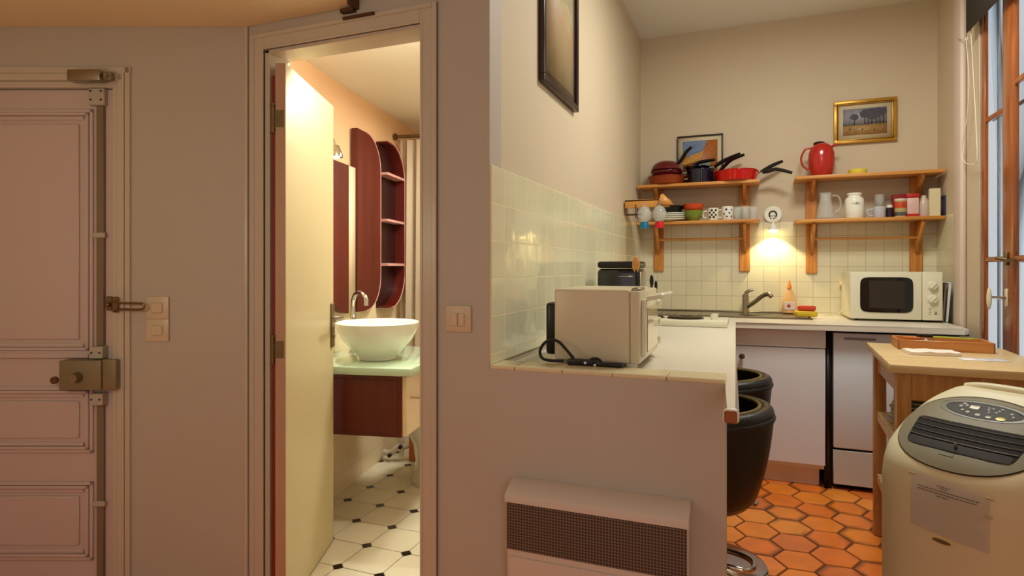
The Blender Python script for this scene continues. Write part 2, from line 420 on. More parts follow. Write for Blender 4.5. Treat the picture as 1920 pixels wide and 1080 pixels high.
# bathroom door casing
def casing(name, x0, x1, zt, y, m, wdt=.052):
    b = new()
    for (d, t, o) in ((wdt, .008, 0), (.016, .0125, wdt-.016), (.010, .011, 0)):
        box(b, x0-o-d, x0-o, y-t, y, 0, zt+o+d, .002, 1)
        box(b, x1+o, x1+o+d, y-t, y, 0, zt+o+d, .002, 1)
        box(b, x0-o, x1+o, y-t, y, zt+o, zt+o+d, .002, 1)
    return struct(name, b, m)
casing('trim_bath_door_casing', OX0, OX1, OZ, YF, TRIM, .058)
b = new(); box(b, OX0-.001, OX0+.02, YF, YF+T+.01, 0, OZ, .002, 1); box(b, OX1-.02+.02, OX1+.001, YF, YF+T+.01, 0, OZ)
box(b, OX0, OX1, YF, YF+T+.01, OZ-.012, OZ+.001, .002, 1)
struct('trim_bath_jamb', b, TRIM)

# bathroom door leaf (open), hinge near px 515
hp = camw(-.3806*2.06-.036, 2.075); fp = camw(-.785-.036, 2.63)
ang = math.atan2(fp.y-hp.y, fp.x-hp.x); LL = (fp-hp).length
dr = bpy.data.objects.new('door_1', None); COL.objects.link(dr); dr.location = hp; dr.rotation_euler = (0, 0, ang); dr['kind'] = 'structure'
b = new(); box(b, 0, LL, -.036, 0, .012, 1.914, .001, 1); struct('door_leaf', b, LEAFP, parent=dr)
b = new(); box(b, -.003, 0, -.0355, -.0005, .012, 1.912); struct('leaf_edge', b, LEAFE, parent=dr)
b = new(); box(b, .0, .002, .0, .014, .012, 1.87); struct('hinge_gap_strip', b, REDG, parent=dr)  # thin dark red strip along the gap at the hinge side
for z in (1.72, .92):
    b = new(); cyl(b, (-.006, .008, z-.045), (-.006, .008, z+.045), .006); box(b, -.004, -.003, -.030, .006, z-.03, z+.03)
    cyl(b, (-.006, .008, z-.05), (-.006, .008, z-.045), .009); cyl(b, (-.006, .008, z+.045), (-.006, .008, z+.052), .009)
    obj('hinge', b, BRASS, dr)
b = new(); box(b, LL-.045, LL-.005, -.044, -.036, .86, 1.05, .002, 1)
obj('handle_plate', b, BRASS, dr)
b = new(); cyl(b, (LL-.025, -.04, .985), (LL-.025, -.085, .985), .009); cyl(b, (LL-.025, -.08, .985), (LL-.14, -.08, .985), .009, .008)
cyl(b, (LL-.025, -.04, .91), (LL-.025, -.05, .91), .008)
obj('door_handle', b, STEEL, dr)

# entrance door: a leaf with moulded panels and its ironwork
ed = bpy.data.objects.new('door_2', None); COL.objects.link(ed); ed.location = FC.translation; ed.rotation_euler = FC.to_euler(); ed['kind'] = 'structure'
EX0 = -2.22
b = new(); box(b, EX0, DX1-.004, .012, .055, .01, DZ1-.003, .002, 1); obj('door_leaf', b, DOORP, ed)
def panel(px0, px1, py0, py1, flush=False):
    x0 = EX0+.06 if px0 is None else cx_(px0); x1 = cx_(px1); z1 = cz_(py0); z0 = .16 if py1 is None else cz_(py1)
    b = new(); o = 0
    for d, t in ((.012, .008), (.010, .013), (.014, .005)):
        box(b, x0+o, x1-o, .012-t, .012, z1-o-d, z1-o, .0015, 1); box(b, x0+o, x1-o, .012-t, .012, z0+o, z0+o+d, .0015, 1)
        box(b, x0+o, x0+o+d, .012-t, .012, z0+o, z1-o, .0015, 1); box(b, x1-o-d, x1-o, .012-t, .012, z0+o, z1-o, .0015, 1)
        o += d+.001
    box(b, x0+o+.012, x1-o-.012, .006, .012, z0+o+.012, z1-o-.012, .004, 1)
    obj('door_panel', b, DOORP, ed)
panel(None, 172, 204, 664); panel(None, 172, 726, 850); panel(None, 172, 905, None)
b = new(); box(b, EX0, cx_(165), .0, .012, cz_(672), cz_(662), .003, 1); obj('door_moulding', b, DOORP, ed)
# casing of the entrance door
b = new()
for x0, x1, t in ((213, 223, .008), (223.3, 236, .0135), (236.3, 246, .010)):
    zz = cz_(127) if x1 > 240 else cz_(127+(246-x1))
    box(b, cx_(x0), cx_(x1), -t, 0, 0, zz, .002, 1)
for y0, y1, t in ((153.3, 165, .008), (139.3, 153, .0135), (126, 139, .010)):
    box(b, EX0, cx_(246-(y0-127)), -t, 0, cz_(y1), cz_(y0), .002, 1)
struct('trim_entrance_casing', b, TRIM, F_=FC)
# corner moulding between the entrance wall and the hall wall
b = new(); box(b, cx_(459), cx_(466), -.008, 0, 0, MZ, .002, 1); struct('trim_corner', b, TRIM, F_=FC)

# ironwork on the entrance door
lk = thing('rim_lock', 'grey metal box lock on the panelled entrance door with knob', 'lock', F_=at(FC, cx_(180), 0, cz_(727)))
L0 = cz_(727)
def lx(px): return cx_(px)-cx_(180)
def lz(py): return cz_(py)-L0
b = new(); box(b, lx(128), lx(205), -.045, .012, lz(727), lz(673), .003, 2); obj('lock_case', b, IRON, lk)
b = new(); box(b, lx(206), lx(231), -.04, -.0205, lz(727), lz(671), .003, 2); obj('lock_keep', b, IRON, lk)
b = new(); cyl(b, (lx(163), -.045, lz(703)), (lx(163), -.07, lz(703)), .019, .014, 20); obj('lock_cylinder', b, STEEL, lk)
b = new(); cyl(b, (lx(128), -.012, lz(711)), (lx(112), -.02, lz(711)), .003); lathe(b, [(0, -.004), (.013, -.004), (.013, .004), (0, .004)], seg=20, M=Matrix.Translation((lx(110), -.02, lz(711))) @ Matrix.Rotation(PI/2, 4, 'X'))
obj('lock_knob', b, mat('rust_brown', (110, 70, 48), .5, .3), lk)
for y0, y1 in ((649, 671), (736, 758)):
    b = new(); box(b, lx(174), lx(199), -.020, .0119, lz(y1), lz(y0), .002, 1)
    obj('rod_bracket', b, mat('pale_iron', (186, 176, 156), .5, .1), lk)
    for px in (179, 194): b = new(); cyl(b, (lx(px), -.020, lz((y0+y1)/2)), (lx(px), -.023, lz((y0+y1)/2)), .003); obj('screw', b, BLK, lk)
br = thing('bolt_rod', 'long painted vertical locking rod running the height of the entrance door', 'bolt', F_=at(FC, cx_(187), 0, .02))
b = new(); box(b, -.013, .013, .0, .0119, 0, cz_(758)-.022, .003, 1); box(b, -.014, .014, .0, .0119, cz_(649)-.02, cz_(198)-.02, .003, 1); obj('rod', b, ROD, br)
for py in (441, 944):
    b = new(); box(b, -.022, .022, -.006, .0, cz_(py+5)-.02, cz_(py-5)-.02, .002, 1); obj('rod_guide', b, mat('pale_iron', (186, 176, 156), .5, .1), br)
dc = thing('door_closer', 'grey metal closer box above the top of the entrance door rod', 'door closer', F_=at(FC, cx_(185), 0, cz_(163)))
Z0 = cz_(163)
b = new(); box(b, cx_(148)-cx_(185), cx_(208)-cx_(185), -.06, -.021, cz_(160)-Z0, cz_(140)-Z0, .004, 2); obj('closer_body', b, STEEL, dc)
b = new(); box(b, cx_(206)-cx_(185), cx_(222)-cx_(185), -.04, -.021, cz_(156)-Z0, cz_(141)-Z0, .002, 1); cyl(b, (cx_(215)-cx_(185), -.04, cz_(149)-Z0), (cx_(215)-cx_(185), -.05, cz_(149)-Z0), .006); obj('closer_arm', b, IRON, dc)
b = new(); box(b, cx_(168)-cx_(185), cx_(198)-cx_(185), -.008, .0119, cz_(198)-Z0, cz_(166)-Z0, .003, 1); obj('rod_bracket', b, mat('pale_iron', (186, 176, 156), .5, .1), dc)
for px in (173, 192):
    for py in (172, 188): b = new(); cyl(b, (cx_(px)-cx_(185), -.008, cz_(py)-Z0), (cx_(px)-cx_(185), -.011, cz_(py)-Z0), .003); obj('screw', b, BLK, dc)
la = thing('door_guard', 'brass U-shaped swing door guard reaching over the entrance casing', 'door guard', F_=at(FC, cx_(215), 0, cz_(571)))
def q(px): return cx_(px)-cx_(215)
def qz(py): return cz_(py)-cz_(571)
b = new(); box(b, q(200), q(211), -.004, .0119, qz(582), qz(556), .002, 1); ball(b, (q(206), -.012, 0), .009); obj('guard_catch', b, BRASS, la)
b = new(); box(b, q(219), q(230), -.026, -.0205, qz(585), qz(556), .002, 1); obj('guard_plate', b, BRASS, la)
b = new(); tube(b, [(q(224), -.032, qz(564)), (q(236), -.034, qz(567)), (q(275), -.034, qz(568)), (q(281), -.034, qz(573)), (q(275), -.034, qz(579)), (q(236), -.034, qz(579)), (q(224), -.032, qz(583))], .004, smooth=4); obj('guard_loop', b, BRASS, la)

def switch(F0, s, label, cat='light switch', name='light_switch', sx=.08, double=False):
    t = thing(name, label, cat, F_=F0)
    b = new(); box(b, -sx/2, sx/2, -.008, 0, 0, .08, .003, 2); obj('switch_plate', b, SWITCH, t)
    b = new()
    if double:
        box(b, -.022, -.001, -.013, -.008, .018, .058, .002, 1); obj('rocker', b, SWITCH, t)
        b = new(); box(b, .001, .022, -.013, -.008, .018, .058, .002, 1); obj('rocker', b, SWITCH, t)
    else:
        box(b, -.02, .02, -.013, -.008, .022, .058, .003, 1); obj('rocker', b, SWITCH, t)
    return t
switch(at(FC, cx_(297), 0, cz_(598)), 1, 'upper square light switch on the wall beside the entrance door')
switch(at(FC, cx_(297), 0, cz_(640)), 1, 'lower square light switch just under the other beside the entrance door')
pS = onY(861, 622, YF)
switch(Matrix.Translation(pS), 1, 'double rocker light switch on the hall wall right of the bathroom doorway', double=True, sx=.085)

# ============================================================ BATHROOM CONTENT
VY0, VY1, VD = .03, .72, .556
v = thing('vanity_cabinet', 'wall-hung dark red vanity cabinet under a green glass top', 'vanity', F_=at(FB, .009, VY0, .45))
b = new(); box(b, 0, VD-.03, .0, VY1-VY0, 0, .275, .002, 1); obj('carcass', b, MAHO, v)
b = new(); box(b, .02, VD-.05, -.003, .0, .02, .255, .001, 1); obj('side_panel', b, MAHO, v)
b = new(); box(b, VD-.03, VD-.01, .005, VY1-VY0-.005, .005, .27, .002, 1); obj('front_panel', b, mat('vanity_front', (226, 196, 150), .3), v)
b = new(); tube(b, [(VD-.01, .06, .17), (VD+.03, .06, .17), (VD+.03, .22, .17), (VD-.01, .22, .17)], .006); obj('towel_rail', b, CHROME, v)
b = new(); box(b, .009, VD+.03, VY0-.02, VY1+.03, .7255, .76, .004, 2)
tag(obj('glass_countertop', b, GREENG, F_=FB), 'pale green glass counter slab carrying the round washbasin', 'countertop')
bx_, by_ = .322, .265
bw = thing('vessel_basin', 'round white ceramic bowl basin standing on the glass counter', 'basin', F_=at(FB, bx_, by_, .7605))
prof = [(0, 0), (.085, 0), (.09, .004), (.093, .018), (.12, .045), (.165, .095), (.19, .14), (.2, .178), (.196, .182), (.19, .178), (.18, .14), (.155, .1), (.11, .055), (.05, .03), (0, .028)]
b = new(); lathe(b, prof, seg=64); obj('bowl', b, CERAM, bw)
b = new(); lathe(b, [(0, .031), (.02, .031), (.022, .034), (0, .036)], seg=20); obj('drain', b, CHROME, bw)
tf = thing('basin_tap', 'tall chrome swan-neck tap behind the bowl basin', 'tap', F_=at(FB, .1, .46, .7605))
b = new(); cyl(b, (0, 0, 0), (0, 0, .2), .017, .015, 20); lathe(b, [(0, 0), (.026, 0), (.024, .008), (0, .01)]); obj('tap_body', b, CHROME, tf)
b = new(); tube(b, [(0, 0, .18), (0, 0, .26), (.02, -.015, .305), (.06, -.04, .315), (.095, -.055, .29), (.1, -.06, .25)], .012, 12, smooth=6); obj('spout', b, CHROME, tf)
b = new(); cyl(b, (0, 0, .13), (.0, .05, .16), .006, .005); obj('lever', b, CHROME, tf)

# mirror cabinet on the left wall
def halfpill(y0, y1, z0, z1, r, far=True, n=14):
    pts = []
    if far:
        pts += [(y0, z0)]
        rz = r; ry = min(r, y1-y0)
        pts += [(y1-ry+ry*math.sin(PI/2*i/n), z0+rz-rz*math.cos(PI/2*i/n)) for i in range(n+1)]
        pts += [(y1-ry+ry*math.cos(PI/2*i/n), z1-rz+rz*math.sin(PI/2*i/n)) for i in range(n+1)]
        pts += [(y0, z1)]
    else:
        ry = min(r, y1-y0); rz = r
        pts += [(y1, z0), (y1, z1)]
        pts += [(y0+ry-ry*math.sin(PI/2*i/n), z1-rz+rz*math.cos(PI/2*i/n)) for i in range(n+1)]
        pts += [(y0+ry-ry*math.cos(PI/2*i/n), z0+rz-rz*math.sin(PI/2*i/n)) for i in range(n+1)]
    out = []
    for p in pts:
        if not out or (abs(p[0]-out[-1][0])+abs(p[1]-out[-1][1])) > 1e-5: out.append(p)
    return out
mc = thing('mirror_cabinet', 'tall dark red bathroom mirror cabinet with rounded ends on the wall behind basin', 'cabinet', F_=at(FB, .009, .3, .96))
b = new(); prism(b, halfpill(0, .235, 0, .80, .22, False)[:2]+[(0, .80), (0, .22)]+halfpill(0, .235, 0, .80, .22, False)[-13:], 0, .03, 'YZ'); obj('door', b, MAHO, mc)
b = new(); box(b, 0, .026, .236, .325, 0.005, .80); obj('painted_mirror_strip', b, mat('painted_mirror_strip', (226, 200, 160), .5, 0, var=.02), mc)  # wall tile reflected in the mirror is put in as flat pale colour
b = new(); prism(b, halfpill(.33, .655, .0, 1.025, .2, True), 0, .035, 'YZ'); obj('door', b, MAHO, mc)
def ringoutline(bm, pts, w, x0, x1):
    c = Vector((sum(p[0] for p in pts)/len(pts), sum(p[1] for p in pts)/len(pts)))
    P3 = [Vector(((x0+x1)/2, p[0], p[1])) for p in pts]
    tube(bm, P3, w, 6)
b = new(); hp_ = halfpill(.33, .655, .0, 1.025, .2, True); ringoutline(b, hp_[1:-1], .0035, .03, .04); obj('door_edging', b, PINKE, mc)
s_ = thing('open_shelf_unit', 'dark red rounded shelf column with three pale shelf edges beside mirror cabinet', 'shelf', F_=at(FB, .009, .965, .96))
b = new(); prism(b, halfpill(0, .29, 0, 1.02, .22, True), 0, .012, 'YZ'); obj('back_board', b, MAHOD, s_)
hs = halfpill(0, .29, 0, 1.02, .22, True)
b = new(); cc = Vector((.10, .51)); strip = []
for p in hs:
    d = cc-Vector(p); dl = d.length; ii = Vector(p)+Vector((math.copysign(min(abs(d.x), .010), d.x), math.copysign(min(abs(d.y), .010), d.y)))
    strip.append([b.verts.new((.0125, p[0], p[1])), b.verts.new((.075, p[0], p[1])), b.verts.new((.075, ii.x, ii.y)), b.verts.new((.0125, ii.x, ii.y))])
for A, B in zip(strip, strip[1:]):
    for k in range(4): b.faces.new((A[k], A[(k+1) % 4], B[(k+1) % 4], B[k]))
b.faces.new(strip[0]); b.faces.new(strip[-1])
obj('shell', b, MAHO, s_)
b = new(); ringoutline(b, hs[1:-1], .0035, .073, .078); obj('edging', b, PINKE, s_)
for z in (.258, .53, .815):
    b = new(); box(b, .012, .076, .0, .284, z, z+.016, .001, 1); obj('shelf_board', b, PINKE, s_)
sp_ = thing('spot_lamp', 'small chrome reflector spot on the wall above the mirror cabinet', 'lamp', F_=at(FB, .01, .30, 1.79))
b = new(); cyl(b, (0, 0, .05), (.015, 0, .05), .03, .03, 20); tube(b, [(.015, 0, .05), (.05, 0, .07), (.07, 0, .03)], .006, smooth=4); obj('bracket', b, CHROME, sp_)
b = new(); lathe(b, [(.012, .03), (.018, .02), (.032, -.02), (.033, -.03), (.03, -.03), (.016, .01), (0, .02)], c=(.075, 0, 0), seg=24); obj('reflector', b, CHROME, sp_)
b = new(); ball(b, (.075, 0, -.018), .022); obj('bulb', b, mat('bulb_warm', (255, 240, 200), .3, emit=(255, 225, 160), es=6, var=0), sp_)

l = bpy.data.lights.new('spot_lamp_light', 'SPOT'); l.energy = 24; l.color = (.96, .97, .95); l.spot_size = R(95); l.spot_blend = .6; l.shadow_soft_size = .02
o = bpy.data.objects.new('spot_lamp_light', l); COL.objects.link(o); o.location = FB @ Vector((.09, .30, 1.74)); o.rotation_euler = ((FB @ Vector((.40, .2, .9)))-o.location).to_track_quat('-Z', 'Y').to_euler()
# shower curtain, bath, toilet
cu = thing('shower_curtain', 'pale gathered shower curtain hanging from a rail in the bathroom', 'curtain', F_=at(FB, .05, 1.27, .30))
b = new(); n = 90; A = []; B = []
for i in range(n+1):
    x = .0+.95*i/n; y = .035*math.sin(i*.95)+.012*math.sin(i*2.3)
    A.append(b.verts.new((x, y*.45, 1.75))); B.append(b.verts.new((x+.01*math.sin(i), y*.8, 0)))
for i in range(n): b.faces.new((A[i], A[i+1], B[i+1], B[i]))
bmesh.ops.solidify(b, geom=b.faces, thickness=.003)
obj('cloth', b, CURT, cu)
for i in range(12): 
    b = new(); lathe(b, [(.014, -.001), (.016, 0), (.014, .001)], c=(0, 0, 0), seg=12, M=Matrix.Translation((.04+.08*i, 0, 1.76)) @ Matrix.Rotation(PI/2, 4, 'Y')); obj('ring', b, CHROME, cu)
b = new(); tube(b, [(-.041, 0, 1.775), (1.0, 0, 1.775)], .011, 12); lathe(b, [(0, 0), (.022, 0), (.022, .012), (0, .012)], M=Matrix.Translation((-.041, 0, 1.775)) @ Matrix.Rotation(PI/2, 4, 'Y'))
obj('rail', b, BRASS, cu)
tb = thing('bathtub', 'white bathtub across the far end of the bathroom', 'bathtub', F_=at(FB, .012, 1.36, .003))
b = new(); box(b, 0, 1.15, 0, .03, 0, .5, .004, 1); obj('apron', b, CERAM, tb)
b = new()
box(b, 0, 1.15, -.01, .06, .5, .53, .01, 2); box(b, 0, 1.15, .56, .61, .5, .53, .01, 2); box(b, .05, 1.10, .06, .56, .12, .14)
box(b, 0, .05, .06, .56, .1, .53); box(b, 1.10, 1.15, .06, .56, .1, .53); box(b, 0, 1.15, .56, .61, .1, .5); obj('tub', b, CERAM, tb)
tw = thing('toilet', 'white ceramic toilet partly hidden behind the doorway edge', 'toilet', F_=at(FB, .445, .78, .004))
b = new()
lathe(b, [(0, 0), (.12, 0), (.125, .02), (.105, .12), (.12, .22), (.17, .33), (.185, .38), (.17, .395), (0, .395)], seg=36, M=Matrix.Diagonal((1, 1.25, 1, 1)))
obj('bowl', b, CERAM, tw)
b = new(); lathe(b, [(0, .396), (.185, .396), (.19, .405), (.185, .418), (0, .425)], seg=36, M=Matrix.Diagonal((1, 1.25, 1, 1))); obj('lid', b, CERAM, tw)
b = new(); box(b, -.18, .18, .2, .36, .34, .70, .02, 3); obj('cistern', b, CERAM, tw)
pp = thing('pipe_box', 'orange-brown wooden box with pipe valves on the bathroom floor under the vanity', 'pipe box', F_=at(FB, .075, 1.06, .004))
b = new(); box(b, .11, .25, 0, .1, 0, .15, .003, 1); obj('box', b, mat('orange_board', (200, 112, 40), .5, var=.1), pp)
b = new(); tube(b, [(-.05, -.01, .05), (0, -.02, .05), (.05, -.02, .09), (.09, -.01, .09), (.11, 0, .1)], .018, 10, smooth=4); cyl(b, (.07, -.02, .03), (.07, -.02, .16), .014); obj('pipe', b, mat('pipe_white', (214, 196, 170), .4), pp)
for q_ in ((.07, .095), (0, .04)): b = new(); cyl(b, (q_[0], -.02, q_[1]), (q_[0], -.05, q_[1]), .012); obj('valve', b, BLK, pp)
bl = Matrix.Translation((0, 0, 0)) @ FB
p = FB @ Vector((.85, .75, 2.13)); area('bath_ceiling_lamp', p, FB @ Vector((.80, .70, 0)), .35, .35, 22, (.95, .97, .92))
p = FB @ Vector((.62, -.42, 2.12)); point('bath_front_fill', p, 15, (.95, .97, .92), .05)  # added fill for the side of the basin facing the doorway
cl_ = thing('bath_ceiling_light', 'round white ceiling light in the bathroom', 'lamp', F_=at(FB, .85, .75, 2.165))
b = new(); lathe(b, [(0, .033), (.15, .033), (.15, .01), (.14, 0), (.12, .012), (0, .014)], seg=30); obj('lamp_housing', b, CERAM, cl_)

# ============================================================ KITCHEN: worktop and units
ZC = .9; YCF = 3.60
b = new()
wp = [(XL+.007, YF+.101), (HX+.003, YF+.101), (HX+.003, 1.362), (-.020, 1.362), (-.0145, 1.368), (-.066, YCF), (1.012, YCF), (1.035, YCF+.02), (1.06, YB-.01), (XL+.007, YB-.01)]
prism(b, wp, ZC-.032, ZC)
es = [e for e in b.edges if abs(e.verts[0].co.z-e.verts[1].co.z) < 1e-5]
bmesh.ops.bevel(b, geom=es, offset=.008, segments=3, affect='EDGES', profile=.5)
tag(obj('worktop', b, WHT), 'white L-shaped worktop running over the cabinets and along the breakfast bar', 'worktop')
b = new(); box(b, HX+.006, -.019, 1.3595, 1.3618, ZC-.03, ZC-.004, .003, 1)
o_ = obj('end_strip', b, mat('brown_end', (150, 84, 40), .5), bpy.data.objects['worktop'], world=False); o_['label'] = 'brown bare end of the worktop'

CF = 3.655
cab = thing('base_cabinet', 'white kitchen base cabinet under the sink, left of the small fridge', 'cabinet', (.12, CF, .0))
cl0, cr0 = -.70-.12, onY(1546, 700, CF).x-.12
b = new(); box(b, cl0, cr0, .02, .68, .1, .866, .002, 1); obj('carcass', b, WHTC, cab)
zt = onY(1460, 651, CF).z
b = new(); box(b, cl0, cr0+.006, 0, .019, zt+.003, .862, .002, 1); obj('top_rail', b, WHTC, cab)
xk = -.06-.12
b = new(); box(b, cl0, xk-.16, .002, .019, .12, zt-.002, .002, 1); obj('door', b, WHTC, cab)
d_ = new(); box(d_, xk-.155, cr0+.004, .0, .019, .125, zt-.002, .002, 1); dd = obj('door', d_, WHTC, cab)
kn = onY(1391, 668, CF-.02)
b = new(); lathe(b, [(0, 0), (.006, 0), (.006, .012), (.014, .018), (.016, .026), (.01, .034), (0, .036)], seg=20, M=Matrix.Translation((kn.x-.12, 0, kn.z)) @ Matrix.Rotation(PI/2, 4, 'X')); obj('knob', b, mat('brown_knob', (84, 54, 36), .35), dd)
b = new(); box(b, cl0, cr0-.02, .05, .068, .0, .098, .002, 1); obj('plinth', b, mat('plinth', (232, 224, 214), .5), cab)
# undercounter fridge between dark gaps
fx0 = onY(1563, 700, CF).x; fx1 = 1.045
fr = thing('small_fridge', 'white undercounter fridge beneath the microwave end of the worktop', 'fridge', ((fx0+fx1)/2, CF+.01, 0))
hw = (fx1-fx0)/2
b = new(); box(b, -hw+.004, hw, .05, .66, .03, .83, .004, 1); obj('carcass', b, WHTC, fr)
fz = onY(1600, 848, CF).z; ft = onY(1580, 625, CF).z
b = new(); box(b, -hw, hw, 0, .045, fz+.012, ft, .006, 2); dd = obj('door', b, mat('fridge_door', (226, 232, 240), .3, var=.02), fr)
b = new(); box(b, -hw+.05, -hw+.2, -.006, .001, ft-.035, ft-.022, .002, 1); obj('handle_slot', b, mat('slot_grey', (150, 148, 150), .4), dd)
b = new(); box(b, -hw, hw, .004, .045, .03, fz, .003, 1); obj('kick_panel', b, mat('fridge_kick', (206, 202, 196), .35), fr)
b = new(); box(b, -hw, hw, .012, .04, fz, fz+.012); obj('door_gap', b, BLK, fr)
b = new(); box(b, -hw+.02, hw-.02, .05, .07, 0, .03); obj('foot', b, BLK, fr)
b = new(); box(b, cr0+.12+.002, fx0-.006, CF+.02, CF+.6, 0, .866); box(b, fx0-.006, fx1+.01, CF+.03, CF+.05, ft+.004, .866)
tag(obj('gap_shade', b, BLK), 'dark gaps beside and above the small fridge, their shade put in as black boxes', 'panel')  # shade of the fridge gaps set in as black boxes

# sink
sk = thing('sink', 'stainless steel sink and drainer set in the worktop along the tiled wall', 'sink', (.0, 4.12, ZC+.0005))
b = new(); S0, S1, Q0, Q1 = -.64, .36, -.225, .225
BX0, BX1, BY0, BY1 = -.16, .20, -.17, .13
for (x0, x1, y0, y1) in ((S0, BX0, Q0, Q1), (BX1, S1, Q0, Q1), (BX0, BX1, Q0, BY0), (BX0, BX1, BY1, Q1)): box(b, x0, x1, y0, y1, 0, .005)
box(b, S0, S1, Q0, Q0+.012, .005, .009, .002, 1); box(b, S0, S1, Q1-.012, Q1, .005, .014, .002, 1); box(b, S0, S0+.012, Q0, Q1, .005, .009, .002, 1); box(b, S1-.012, S1, Q0, Q1, .005, .009, .002, 1)
for k in range(8): box(b, S0+.05+k*.05, S0+.06+k*.05, -.15, .12, .005, .008, .001, 1)
obj('drainer', b, STEEL, sk)
b = new()
box(b, BX0, BX1, BY0, BY1, .0052, .0065, 0); lathe(b, [(.06, .007), (.062, .0085), (.05, .009), (0, .0085)], c=((BX0+BX1)/2, 0, 0), seg=24)
obj('basin', b, mat('steel_dark', (110, 100, 84), .3, 1), sk)
# tap
tpx = onY(1398, 594, 4.27)
tp = thing('kitchen_tap', 'chrome mixer tap with lever standing at the back of the kitchen sink', 'tap', (tpx.x, 4.28, ZC+.006))
b = new(); lathe(b, [(0, 0), (.026, 0), (.024, .012), (.021, .02), (.021, .11), (.017, .125), (0, .13)], seg=24); obj('tap_body', b, STEEL, tp)
b = new(); tube(b, [(0, 0, .035), (.05, -.03, .07), (.1, -.06, .115), (.135, -.085, .13), (.155, -.1, .115)], .0145, 12, smooth=6); obj('spout', b, STEEL, tp)
b = new(); tube(b, [(0, 0, .125), (.015, .0, .145), (.05, .0, .155)], lambda t: .014-.006*t, 10, smooth=4); obj('lever', b, STEEL, tp)
# hob
hb = thing('electric_hob', 'white two-ring electric hob on the worktop corner, with side knobs', 'hob', (-.36, 3.36, ZC+.0005))
b = new(); box(b, -.27, .27, -.15, .15, 0, .032, .006, 2); obj('hob_body', b, WHTE, hb)
for x, r in ((-.14, .075), (.05, .09)):
    b = new(); lathe(b, [(r+.008, .032), (r+.008, .035), (r, .035), (r, .041), (r-.006, .043), (r*.4, .043), (r*.35, .040), (0, .040)], c=(x, 0, 0), seg=36); obj('hot_plate', b, mat('cast_plate', (70, 56, 42), .4, .4), hb)
for y in (-.05, .05):
    b = new(); lathe(b, [(0, .032), (.018, .032), (.016, .048), (0, .05)], c=(.20, y, 0), seg=20); box(b, .183, .217, y-.004, y+.004, .048, .058, .002, 1); obj('knob', b, WHTE, hb)

# detergent bottle and sponge
pb = onY(1482, 583, 4.2)
db = thing('dish_soap_bottle', 'clear detergent bottle with an orange cap behind the sink', 'bottle', (pb.x, 4.3, ZC+.014))
b = new(); lathe(b, [(0, 0), (.036, 0), (.04, .01), (.04, .06), (.03, .09), (.026, .12), (.012, .15), (.01, .16), (0, .16)], seg=28, M=Matrix.Diagonal((1.15, .7, 1, 1))); obj('bottle_body', b, mat('soap_clear', (240, 190, 130), .15, var=.1, alpha=1), db)
b = new(); box(b, -.032, .032, -.031, -.027, .02, .07, .002, 1); obj('bottle_label', b, mat('soap_label', (232, 214, 206), .4), db)
b = new(); ball(b, (-.005, -.0315, .045), .011, (1, .2, 1)); obj('label_mark', b, mat('soap_mark', (196, 60, 60), .4), db)
b = new(); lathe(b, [(0, .158), (.015, .158), (.013, .175), (.006, .195), (.004, .21), (0, .21)], seg=20); obj('bottle_cap', b, mat('orange_cap', (240, 140, 50), .35), db)
ps = onY(1508, 590, 4.1)
b = new(); box(b, -.06, .06, -.04, .04, 0, .034, .011, 2); 
o1 = obj('yellow_sponge', b, mat('sponge_yellow', (222, 186, 50), .9, bump=.6, bscale=120)); o1.location = (ps.x+.0, 4.02, ZC+.011); o1.rotation_euler = (0, 0, .2); tag(o1, 'yellow sponge beside the detergent bottle, under a red one', 'sponge')
b = new(); box(b, -.05, .05, -.03, .03, 0, .03, .011, 2)
o1 = obj('red_sponge', b, mat('sponge_red', (206, 70, 46), .9, bump=.6, bscale=120)); o1.location = (ps.x+.008, 4.035, ZC+.0455); o1.rotation_euler = (0, 0, -.15); tag(o1, 'red sponge lying on top of the yellow sponge', 'sponge')

# socket with white plug and cable
pk = onY(1583, 532, YB-.008)
so = thing('wall_plug', 'white plug and cable in the tiled wall left of the microwave', 'plug', (pk.x, YB-.0085, pk.z-.035))
b = new(); box(b, -.03, .03, -.008, 0, 0, .07, .004, 2); obj('socket_plate', b, SWITCH, so)
b = new(); lathe(b, [(0, 0), (.018, 0), (.018, .02), (.012, .03), (0, .032)], seg=20, M=Matrix.Translation((-.01, -.008, .035)) @ Matrix.Rotation(PI/2, 4, 'X')); obj('plug', b, CREAM, so)
b = new(); z0 = ZC-(pk.z-.035); tube(b, [(-.01, -.04, .03), (-.012, -.045, -.03), (-.015, -.05, -.1), (-.03, -.06, z0+.02), (-.07, -.08, z0+.006), (-.13, -.1, z0+.006), (-.17, -.08, z0+.006)], .0035, smooth=6); obj('cable', b, CREAM, so)

# microwave
MX0, MX1 = onY(1594, 590, 3.95).x, onY(1768, 600, 3.95).x
mw = thing('microwave', 'cream microwave oven with a dark window at the right end of the worktop', 'microwave', ((MX0+MX1)/2, 3.95, ZC+.0005))
hw = (MX1-MX0)/2; MH = .282
b = new(); box(b, -hw, hw, .02, .34, .012, MH, .006, 2); obj('casing', b, WHTE, mw)
b = new(); box(b, -hw, hw-.098, 0, .021, .012, MH, .005, 2); dm = obj('door', b, WHTE, mw)
b = new()
wx0, wx1, wz0, wz1 = -hw+.05, hw-.14, .05, MH-.03
pts = []
for i in range(40):
    a = 2*PI*i/40; c_, s__ = math.cos(a), math.sin(a); k = 7
    pts.append(((wx0+wx1)/2+(wx1-wx0)/2*math.copysign(abs(c_)**(2/k), c_), (wz0+wz1)/2+(wz1-wz0)/2*math.copysign(abs(s__)**(2/k), s__)))
prism(b, pts, -.004, 0, 'XZ'); obj('window', b, BLKG, dm)
